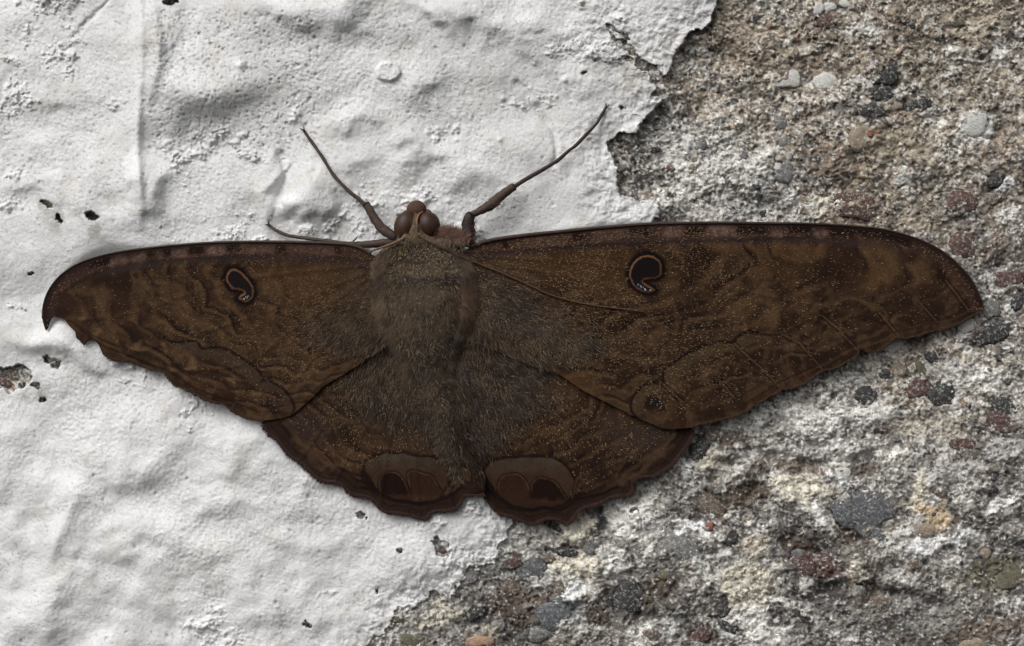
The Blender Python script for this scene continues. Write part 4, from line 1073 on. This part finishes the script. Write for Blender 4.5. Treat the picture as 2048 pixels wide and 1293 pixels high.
# head
eh = B0 + 40
ellipsoid("eye", (811, 452, eh - 1), (23, 30, 19), 14, M_eye, moth, C(54, 37, 30))["label"] = "left brown compound eye"
ellipsoid("eye", (857, 451, eh + 2), (24, 28, 20), -14, M_eye, moth, C(52, 34, 28))["label"] = "right brown compound eye"
ellipsoid("palp", (833, 420, B0 + 32), (20, 19, 18), 0, M_body, moth, C(70, 52, 42))
ellipsoid("palp", (852, 432, B0 + 30), (12, 14, 12), 30, M_body, moth, C(78, 60, 48))
ellipsoid("palp", (816, 434, B0 + 30), (11, 14, 12), -30, M_body, moth, C(66, 50, 40))
tube("frons", [(833, 428, B0 + 44, 5), (832, 440, B0 + 50, 5.5), (829, 455, B0 + 52, 6.5), (826, 468, B0 + 53, 8.5), (828, 478, B0 + 52, 9)], M_body, moth, C(80, 66, 52), 12, 3, .25, wob=.08)
tube("eye_rim", [(846, 424, B0 + 46, 1.2), (838, 429, B0 + 52, 1.8), (834, 440, B0 + 57, 2), (834, 452, B0 + 59, 1.8), (837, 462, B0 + 58, 1.2)], M_body, moth, C(122, 96, 72), 8, 2)
tube("antenna", [(812, 473, B0 + 60, 4.2), (800, 481, B0 + 62, 3), (785, 488, B0 + 62, 2.7), (765, 495, B0 + 60, 2.4), (741, 503, B0 + 56, 2)], M_leg, moth, C(96, 76, 60), 8, 3)
ant = [(836, 472, 62, 4.2), (850, 480, 68, 3), (880, 495, 78, 2.8), (920, 513, 74, 2.6), (960, 529, 64, 2.5), (1000, 545, 58, 2.4), (1050, 567, 55, 2.3), (1100, 590, 52, 2.2), (1150, 604, 50, 2.0), (1200, 613, 48, 1.8), (1250, 619, 46, 1.7), (1289, 624, 44, 1.5)]
def ant_h(x, y, h):
    b = float(body_top(np.array(float(x)), np.array(float(y))))
    w = float(wing_h(np.array([float(x)]), np.array([float(y)]), 'FR')[0]) if x > 930 else -99
    return max(b + 6.5, w + (6 if x < 1010 else 4.5), 46 if x < 900 else 0) + hb(x, y)
tube("antenna", [(x, y, ant_h(x, y, h) - 1, r * .8) for x, y, h, r in ant], M_leg, moth, C(72, 51, 36), 8, 4)
for a, b in (((812, 474), (88, 72, 54)), ((838, 472), (100, 82, 60))):
    ellipsoid("antenna_base", (a[0], a[1], B0 + 58), (7, 6, 6), 0, M_body, moth, C(*b), 14, 10)

# legs
def wall_h(x, y):
    i, j = min(int(np.searchsorted(xs, x)), NX - 1), min(int(np.searchsorted(ys, y)), NY - 1)
    sl = (slice(max(0, j - 4), j + 5), slice(max(0, i - 4), i + 5))
    return float(np.maximum(hpw[sl], hcw[sl]).max())
LEG = C(60, 46, 38); LEGD = C(42, 31, 28)
def leg(tarsus, tibia, femur, col_t, col_b, claw_dir, label):
    ti = link_leg = tube("leg", tibia, M_leg, moth, col_b, 12, 4, .15, .8, wob=.06)
    ti["label"] = label
    base_inv = Matrix.Translation(-base_loc)
    def sub(nm, pts, col, n=10, step=4, wob=.04):
        o = tube(nm, pts, M_leg, None, col, n, step, .15, .9, wob=wob)
        o.parent = ti; o.matrix_parent_inverse = Matrix.Identity(4)
        return o
    sub("tarsus", tarsus, col_t)
    if femur: sub("femur", femur, LEGD, 12, 4, .08)
    x, y, h, r = tarsus[0]
    for sgn in (-1, 1):
        a = math.radians(claw_dir + sgn * 28)
        a2 = math.radians(claw_dir + sgn * 70)
        sub("claw", [(x, y, h, 1.5), (x + 5 * math.cos(a), y + 5 * math.sin(a), h + .5, 1.2), (x + 9 * math.cos(a) , y + 9 * math.sin(a), h - 1.5, .6)], LEGD, 6, 2)
    return ti
def on_wall(seq, lift):
    return [(x, y, wall_h(x, y) + r + lift, r) for x, y, r in seq]
t1 = on_wall([(608, 262, 2.8), (618, 276, 3.0), (630, 290, 3.4), (636, 300, 2.7), (650, 323, 3.4), (657, 336, 2.8), (670, 354, 3.7), (681, 370, 3.0), (700, 390, 3.9), (716, 398, 4.0), (733, 412, 4.4)], 0.5)
# keep the tarsus an even line rather than every bump of the wall
def even(seq, h1):
    n = len(seq); h0 = seq[0][2]
    return [(x, y, max(h, h0 + (h1 - h0) * k / (n - 1)), r) for k, (x, y, h, r) in enumerate(seq)]
t1 = even([(608, 262, t1[0][2], 2.8), (618, 277, 0, 3.1), (629, 292, 0, 3.5), (634, 299, 0, 2.8), (648, 320, 0, 3.5), (655, 332, 0, 2.9), (668, 352, 0, 3.8), (680, 365, 0, 3.2), (700, 385, 0, 3.9), (718, 399, 0, 4.0), (733, 413, 0, 4.2)], B0 + 26)
leg(t1, [(731, 408, B0 + 26, 7.6), (738, 418, B0 + 27, 8.2), (748, 436, B0 + 28, 8.8), (762, 455, B0 + 30, 9.6), (776, 466, B0 + 32, 10), (790, 476, B0 + 34, 8)], None, LEG, C(66, 52, 45), 240, "left foreleg reaching up the white wall")
h0 = wall_h(1213, 213) + 3
t2 = even([(1212, 215, h0, 2.6), (1200, 236, 0, 3.3), (1191, 250, 0, 2.8), (1172, 270, 0, 3.6), (1152, 291, 0, 3.6), (1140, 300, 0, 3.1), (1115, 322, 0, 4.0), (1108, 326, 0, 3.5), (1080, 343, 0, 4.2), (1050, 360, 0, 4.3), (1026, 376, 0, 4.2)], B0 + 34)
leg(t2, [(1029, 373, B0 + 34, 7.6), (1020, 379, B0 + 34, 8.4), (1000, 394, B0 + 35, 9.5), (982, 410, B0 + 36, 10.5), (962, 421, B0 + 36, 8.0), (944, 430, B0 + 36, 6.5)], [(944, 428, B0 + 36, 8), (938, 438, B0 + 35, 11.5), (936, 455, B0 + 33, 13), (938, 475, B0 + 32, 13.5), (940, 492, B0 + 30, 10)],
    C(50, 38, 34), C(62, 47, 40), -62, "right foreleg reaching up towards the broken paint edge")
h0 = wall_h(538, 451) + 2
t3 = even([(538, 451, h0, 2.6), (552, 461, 0, 3.2), (572, 470, 0, 3.4), (590, 474, 0, 3.6), (620, 478, 0, 3.8), (650, 482, 0, 4.0), (690, 488, 0, 4.2)], B0 + 12)
leg(t3, [(686, 488, B0 + 12, 4.6), (710, 490, B0 + 18, 6.5), (740, 489, B0 + 24, 7.5), (770, 486, B0 + 28, 8), (795, 484, B0 + 30, 8)], None, C(64, 54, 48), C(58, 45, 36), 225, "left middle leg lying along the front edge of the wing")
tube("leg_spur", [(706, 483, B0 + 26, 1.8), (712, 478, B0 + 27, 1.3), (715, 473, B0 + 27, .5)], M_leg, moth, LEGD, 6, 2)

# eyespots on the forewings: glossy raised scales in a tan ring
def eyespot(key, out, parent):
    x0, x1 = out[:, 0].min() - 4, out[:, 0].max() + 4; y0, y1 = out[:, 1].min() - 4, out[:, 1].max() + 4
    gw = 1.0
    X, Y = np.meshgrid(np.arange(x0, x1, gw), np.arange(y0, y1, gw))
    ds = sdist(X, Y, out)
    I = (ds > -1.5).ravel()
    id_ = np.arange(X.size).reshape(X.shape)
    q = np.stack([id_[:-1, :-1], id_[1:, :-1], id_[1:, 1:], id_[:-1, 1:]], -1).reshape(-1, 4)
    q = q[I[q].all(1)]
    x = X.ravel(); y = Y.ravel(); d = ds.ravel()
    hw = wing_h(x, y, key) + broad(x, y)
    A_ = np.stack([x, y, np.ones_like(x)], 1)
    fit = A_ @ np.linalg.lstsq(A_, hw, rcond=None)[0]      # a smooth raised cushion of scales
    top = fit + (hw - fit)[I].max() + 0.8
    h = hw + 0.5 + (top - hw) * sstep(-1.5, 4, d)
    col = np.empty(x.shape + (3,)); col[:] = C(19, 12, 13)
    col = over(col, C(20, 20, 28), .8 * sstep(out[:, 1].mean() + 2, out[:, 1].max() - 4, y))
    wob = d + 0.8 * fbm(x, y, 5, 2, 160)
    col = over(col, C(84, 57, 38), sstep(4.4, 3.4, wob))
    col = over(col, BLACK, sstep(0.8, -0.8, wob))
    qf, (vx, vy, vh, vc) = compress(q, x, y, h, col)
    o = link("eyespot", np_mesh("eyespot", P(vx, vy, vh), qf, vc), M_spot, None)
    o.parent = parent; o.matrix_parent_inverse = Matrix.Identity(4)
    return o
eyespot('FL', SPOT_L, wings['FL']); eyespot('FR', SPOT_R, wings['FR'])

# front edge vein
for key, cost in (('FL', COST_L), ('FR', COST_R)):
    p = cost[::4]
    n = len(p)
    hh = wing_h(p[:, 0], p[:, 1], key) + broad(p[:, 0], p[:, 1])
    o = tube("costal_vein", [(a, b, h, (4.2 if key == 'FR' else 3.6) * (1 - 0.65 * k / n)) for k, ((a, b), h) in enumerate(zip(p, hh))], M_leg, None, C(54, 42, 36), 8, 8, .12)
    o.parent = wings[key]; o.matrix_parent_inverse = Matrix.Identity(4)

# ------------------------------------------------------------------ scales and fur: real little strips
def strips(name, x, y, h, ang, ln, wd, rise, cols, parent, mat=M_fur, seg=1, curl=None):
    """flat tapered strips lying on a surface; ang in drawing grid (0 right, 90 down)"""
    n = len(x)
    ca, sa = np.cos(ang), np.sin(ang)
    rows = []
    for k in range(seg + 1):
        t = k / seg
        a_ = ang + (curl * t * 0.5 if curl is not None else 0)
        cx_ = x + np.cos(a_) * ln * t; cy_ = y + np.sin(a_) * ln * t
        hz = h + rise * math.sin(t * math.pi * 0.62) + 0.3
        w = wd * (1 - 0.75 * t) * 0.5 if seg > 1 else wd * 0.5 * (1 - 0.4 * t)
        rows.append((cx_ - sa * w, cy_ + ca * w, hz)); rows.append((cx_ + sa * w, cy_ - ca * w, hz))
    A = np.stack([P(r[0], r[1], r[2]) for r in rows], 1)          # n, 2(seg+1), 3
    m = A.shape[1]
    b = np.arange(n)[:, None] * m
    F = np.concatenate([b + np.array([[2 * k, 2 * k + 1, 2 * k + 3, 2 * k + 2]]) for k in range(seg)], 0)
    cc = np.repeat(cols, m, axis=0)
    me = np_mesh(name, A.reshape(-1, 3), F, cc)
    o = link(name, me, mat, None)
    if parent is moth:
        o.parent = moth; o.matrix_parent_inverse = Matrix.Translation(-base_loc)
    else:
        o.parent = parent; o.matrix_parent_inverse = Matrix.Identity(4)
    o["kind"] = "stuff"
    return o

def scatter_in(poly, n, r):
    x = r.uniform(poly[:, 0].min(), poly[:, 0].max(), n); y = r.uniform(poly[:, 1].min(), poly[:, 1].max(), n)
    m = inside(x, y, poly)
    return x[m], y[m]

def wing_scales(key, n, seed):
    r = np.random.default_rng(seed)
    x, y = scatter_in(OUT[key], n, r)
    left = key[1] == 'L'
    bx, by = (745, 530) if left else (945, 510)
    if key[0] == 'F':
        dist = np.hypot(x - bx, y - by) / (660 if left else 1020)
        den = 0.95 * np.clip(1.0 - 1.2 * dist, 0.10, 1) * (0.45 + 0.75 * sstep(-.4, .5, fbm(x, y, 60, 3, 170)))
        den *= 1 - sstep(-12, -3, sdist(x, y, SPOT_L if left else SPOT_R, 60))
        cd = poly_dist(x, y, COST_L if left else COST_R, False, 60)[0]
        den *= sstep(5, 10, cd)
        den = np.where((cd < 27) & (cd > 8), np.maximum(den, 0.35 + 0.4 * (dist < .5)), den)
        dm = poly_dist(x, y, OUT[key], True)[0]
        den *= np.where(cd > 30, sstep(12, 45, dm), 1)
        if left: den *= 0.85
    else:
        den = 0.55 * (0.3 + 0.8 * sstep(-.3, .5, fbm(x, y, 50, 3, 171)))
        dm = poly_dist(x, y, OUT[key], True)[0]
        den *= sstep(25, 60, dm)
        ez = zone_(x, y, 813, 955, 90, 50) if left else zone_(x, y, 1060, 960, 92, 52)
        den *= 1 - sstep(.25, .5, ez)
    m = r.random(len(x)) < den
    x, y = x[m], y[m]
    h = surf(x, y, key) + 0.5
    ang = np.arctan2(y - by, x - bx) + r.normal(0, 0.35, len(x))
    if key[0] == 'F':
        ang = np.where(r.random(len(x)) < .3, ang + r.normal(0, 1.0, len(x)), ang * 0.6 + (np.pi * 0.4 * np.sign(ang) if left else 0))
    ln = r.uniform(1.5, 3.4, len(x)); wd = r.uniform(0.6, 1.05, len(x))
    k = r.random((len(x), 1))
    col = C(84, 66, 47) * (1 - k) + C(146, 122, 90) * k
    col *= r.uniform(0.7, 1.15, (len(x), 1))
    # bluish scales inside the pale margins
    bz = (zone_(x, y, 560, 808, 18, 16) if left else zone_(x, y, 1306, 808, 18, 16)) if key[0] == 'F' else np.zeros(len(x))
    col = np.where((bz > .4)[:, None], C(120, 122, 132), col)
    strips("wing_speckles", x, y, h, ang, ln, wd, 0.8, np.clip(col, 0, .8), wings[key])
wing_scales('FL', 22000, 1); wing_scales('FR', 38000, 2); wing_scales('HL', 9000, 3); wing_scales('HR', 11000, 4)

# blue-white glint in the foot of each eyespot, painted as bright iridescent scales
def glint_scales(key, pts, n, seed):
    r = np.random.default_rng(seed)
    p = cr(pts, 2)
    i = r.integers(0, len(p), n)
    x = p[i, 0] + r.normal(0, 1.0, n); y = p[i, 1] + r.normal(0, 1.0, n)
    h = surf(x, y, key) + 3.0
    strips("eyespot_glint_scales", x, y, h, r.normal(1.2, .4, n), r.uniform(2.5, 5, n), r.uniform(.8, 1.3, n), .4, C(150, 160, 170) * r.uniform(.4, 1.1, (n, 1)), wings[key])
glint_scales('FL', zl([(1520, 538), (1540, 525), (1555, 508)]), 11, 11)
glint_scales('FR', zr([(1150, 505), (1170, 525), (1195, 540), (1225, 543)]), 15, 12)

FURL = cr([(742, 500), (740, 560), (690, 590), (620, 620), (590, 660), (600, 700), (640, 720), (690, 735), (660, 770), (680, 820), (740, 850), (800, 880), (860, 905), (930, 960), (966, 980), (960, 930), (900, 840), (870, 740), (860, 560)], 8, True)
FURR = cr([(945, 500), (960, 530), (1040, 560), (1120, 600), (1190, 650), (1230, 700), (1180, 730), (1120, 750), (1150, 790), (1120, 830), (1040, 880), (985, 925), (945, 930), (900, 880), (870, 780), (850, 700), (850, 560)], 8, True)
def fur_on_wings(poly, keys, n, seed, left):
    r = np.random.default_rng(seed)
    x, y = scatter_in(poly, n, r)
    d = poly_dist(x, y, poly, True)[0]
    rr_ = np.hypot(x - 848, y - 560)
    m = r.random(len(x)) < (sstep(0, 55, d) * 0.92 + 0.06) * (0.45 + 0.55 * sstep(-.5, .3, np.sin(rr_ / 19.0 + 3 * fbm(x, y, 80, 2, 185)) + .6 * fbm(x, y, 30, 2, 186)))
    x, y = x[m], y[m]
    onF = inside(x, y, OUT[keys[0]]); onH = inside(x, y, OUT[keys[1]])
    hF = wing_h(x, y, keys[0]); hH = wing_h(x, y, keys[1]); hB = body_top(x, y)
    h = np.maximum(np.maximum(np.where(onF, hF, -99), np.where(onH, hH, -99)), hB)
    ok = h > -50
    x, y, h = x[ok], y[ok], h[ok]
    h = h + broad(x, y)
    # lie outwards from the thorax and down to the tail
    a = np.arctan2(y - 470, x - 848)
    ang = a + r.normal(0, .28, len(x)) + 0.35 * fbm(x, y, 50, 2, 180)
    ln = r.uniform(7, 18, len(x)); wd = r.uniform(.55, 1.15, len(x))
    tone = fur_tone(x, y)
    k = r.random((len(x), 1))
    col = tone * (0.42 + 0.7 * k)
    fleck = r.random(len(x)) < .12  # paler hairs, picked at random
    col[fleck] = C(108, 96, 78) * r.uniform(.6, 1.1, (fleck.sum(), 1))
    strips("fur", x, y, h, ang, ln, wd, r.uniform(1.5, 5, len(x)), np.clip(col, .003, .8), moth, M_fur, 3, r.normal(0, .5, len(x)))
fur_on_wings(FURL, ('FL', 'HL'), 30000, 21, True)
fur_on_wings(FURR, ('FR', 'HR'), 34000, 22, False)

def fur_on_body(n, seed):
    r = np.random.default_rng(seed)
    y = r.uniform(474, 965, n); u = r.uniform(-1, 1, n) * .99
    cx, hc_, rx, rh = spine(y)
    m = r.random(n) < rx / 108 + .1
    y, u, cx, hc_, rx, rh = [q[m] for q in (y, u, cx, hc_, rx, rh)]
    x = cx + u * rx
    h = hc_ + rh * (1 - u * u) ** 0.85 + broad(x, y) - 1
    ang = np.pi / 2 + -u * 0.5 + r.normal(0, .45, len(x)) + .9 * fbm(x, y, 45, 2, 181)
    front = sstep(600, 500, y)
    ln = r.uniform(6, 14, len(x)) * (1 - .55 * front); wd = r.uniform(.6, 1.2, len(x)) * (1 + .7 * front)
    tone = fur_tone(x, y)
    k = r.random((len(x), 1))
    col = tone * (0.5 + 0.85 * k)
    gl = r.random(len(x)) < .12 + .2 * front
    col[gl] = C(126, 112, 88) * r.uniform(.65, 1.15, (gl.sum(), 1))
    strips("fur", x, y, h, ang, ln, wd, r.uniform(2, 6, len(x)), np.clip(col, .003, .8), moth, M_fur, 3, r.normal(0, .6, len(x)))
fur_on_body(30000, 31)
def side_fur(n, seed):
    r = np.random.default_rng(seed)
    y = r.uniform(500, 760, n); sg = np.where(r.random(n) < .5, -1, 1)
    cx, hc_, rx, rh = spine(y)
    u = r.uniform(.72, .97, n)
    x = cx + sg * u * rx
    h = hc_ + rh * (1 - u * u) ** .85 + broad(x, y) + 2
    ang = np.pi / 2 - sg * r.uniform(-.1, .8, n)
    k = r.random((n, 1))
    strips("fur", x, y, h, ang, r.uniform(9, 20, n), r.uniform(.6, 1.2, n), r.uniform(2, 6, n), np.clip(fur_tone(x, y) * (.7 + .8 * k), .003, .8), moth, M_fur, 3, r.normal(0, .4, n))
side_fur(5000, 33)

# rusty tuft beside the head and hairs under the right leg
def tuft(cx, cy, rx, ry, h0_, n, seed, ang0, c1, c2, l0, l1):
    r = np.random.default_rng(seed)
    x = cx + r.normal(0, rx, n); y = cy + r.normal(0, ry, n)
    k = r.random((n, 1))
    strips("fur_tuft", x, y, h0_ + r.uniform(-8, 10, n) + broad(x, y) - B0, ang0 + r.normal(0, .45, n), r.uniform(l0, l1, n), r.uniform(.5, 1, n), r.uniform(0, 5, n), C(*c1) * (1 - k) + C(*c2) * k, moth, M_fur, 3, r.normal(0, .5, n))
ellipsoid("shoulder", (905, 478, B0 + 26), (34, 20, 20), 12, M_body, moth, C(80, 62, 54))
tuft(893, 470, 11, 6, B0 + 42, 1500, 41, -0.95, (84, 64, 55), (122, 94, 82), 7, 17)
tuft(918, 477, 10, 5, B0 + 42, 900, 42, -0.5, (84, 62, 55), (116, 88, 78), 6, 12)
tuft(990, 406, 9, 5, B0 + 34, 160, 43, 0.75, (56, 42, 37), (78, 58, 50), 4, 8)
tuft(945, 462, 3, 13, B0 + 34, 160, 44, 0.3, (46, 30, 28), (76, 48, 43), 5, 9)
# crest of hairs between the eyes and over the collar
tuft(829, 458, 3, 9, B0 + 60, 200, 46, 1.6, (70, 58, 48), (114, 98, 78), 3, 7)
tuft(828, 476, 12, 5, B0 + 62, 360, 47, 1.5, (66, 55, 46), (118, 102, 80), 4, 8)
tuft(842, 694, 26, 9, B0 + 60, 90, 49, 1.55, (74, 64, 50), (118, 104, 78), 7, 14)
tuft(870, 484, 34, 5, B0 + 56, 500, 48, 1.2, (74, 62, 52), (108, 92, 74), 6, 12)

# fringe along the outer margins
def fringe(key, a, b, n, seed, l0, l1, col):
    r = np.random.default_rng(seed)
    p = OUT[key]
    ia = int(np.argmin(np.hypot(p[:, 0] - a[0], p[:, 1] - a[1]))); ib = int(np.argmin(np.hypot(p[:, 0] - b[0], p[:, 1] - b[1])))
    if ib < ia: ia, ib = ib, ia
    i = r.integers(ia, ib, n); t = r.random(n)
    q = p[i] * (1 - t[:, None]) + p[(i + 1) % len(p)] * t[:, None]
    tg = p[(i + 1) % len(p)] - p[i]
    tg /= np.linalg.norm(tg, axis=1)[:, None] + 1e-9
    nrm = np.stack([tg[:, 1], -tg[:, 0]], 1)
    test = q + nrm * 3
    flip = inside(test[:, 0], test[:, 1], p)
    nrm[flip] *= -1
    st = q - nrm * 3
    h = surf(st[:, 0], st[:, 1], key)
    ang = np.arctan2(nrm[:, 1], nrm[:, 0]) + r.normal(0, .22, n)
    ln = r.uniform(l0, l1, n) * (1 + .35 * fbm(q[:, 0], q[:, 1], 14, 2, 190))
    strips("fringe", st[:, 0], st[:, 1], h, ang, ln, r.uniform(1.0, 2.0, n), r.uniform(-2, 1, n), C(*col) * r.uniform(.7, 1.35, (n, 1)), wings[key], M_fur, 2)
fringe('HL', (526, 850), (968, 988), 3200, 51, 4, 10, (48, 34, 29))
fringe('HR', (970, 992), (1383, 859), 3200, 52, 4, 10, (48, 34, 29))
fringe('FL', (205, 708), (526, 842), 1500, 53, 3, 6, (50, 36, 28))
fringe('FR', (1967, 612), (1382, 856), 2600, 54, 3, 6, (52, 38, 28))
del moth["_base"]
print("done", len(PEB))
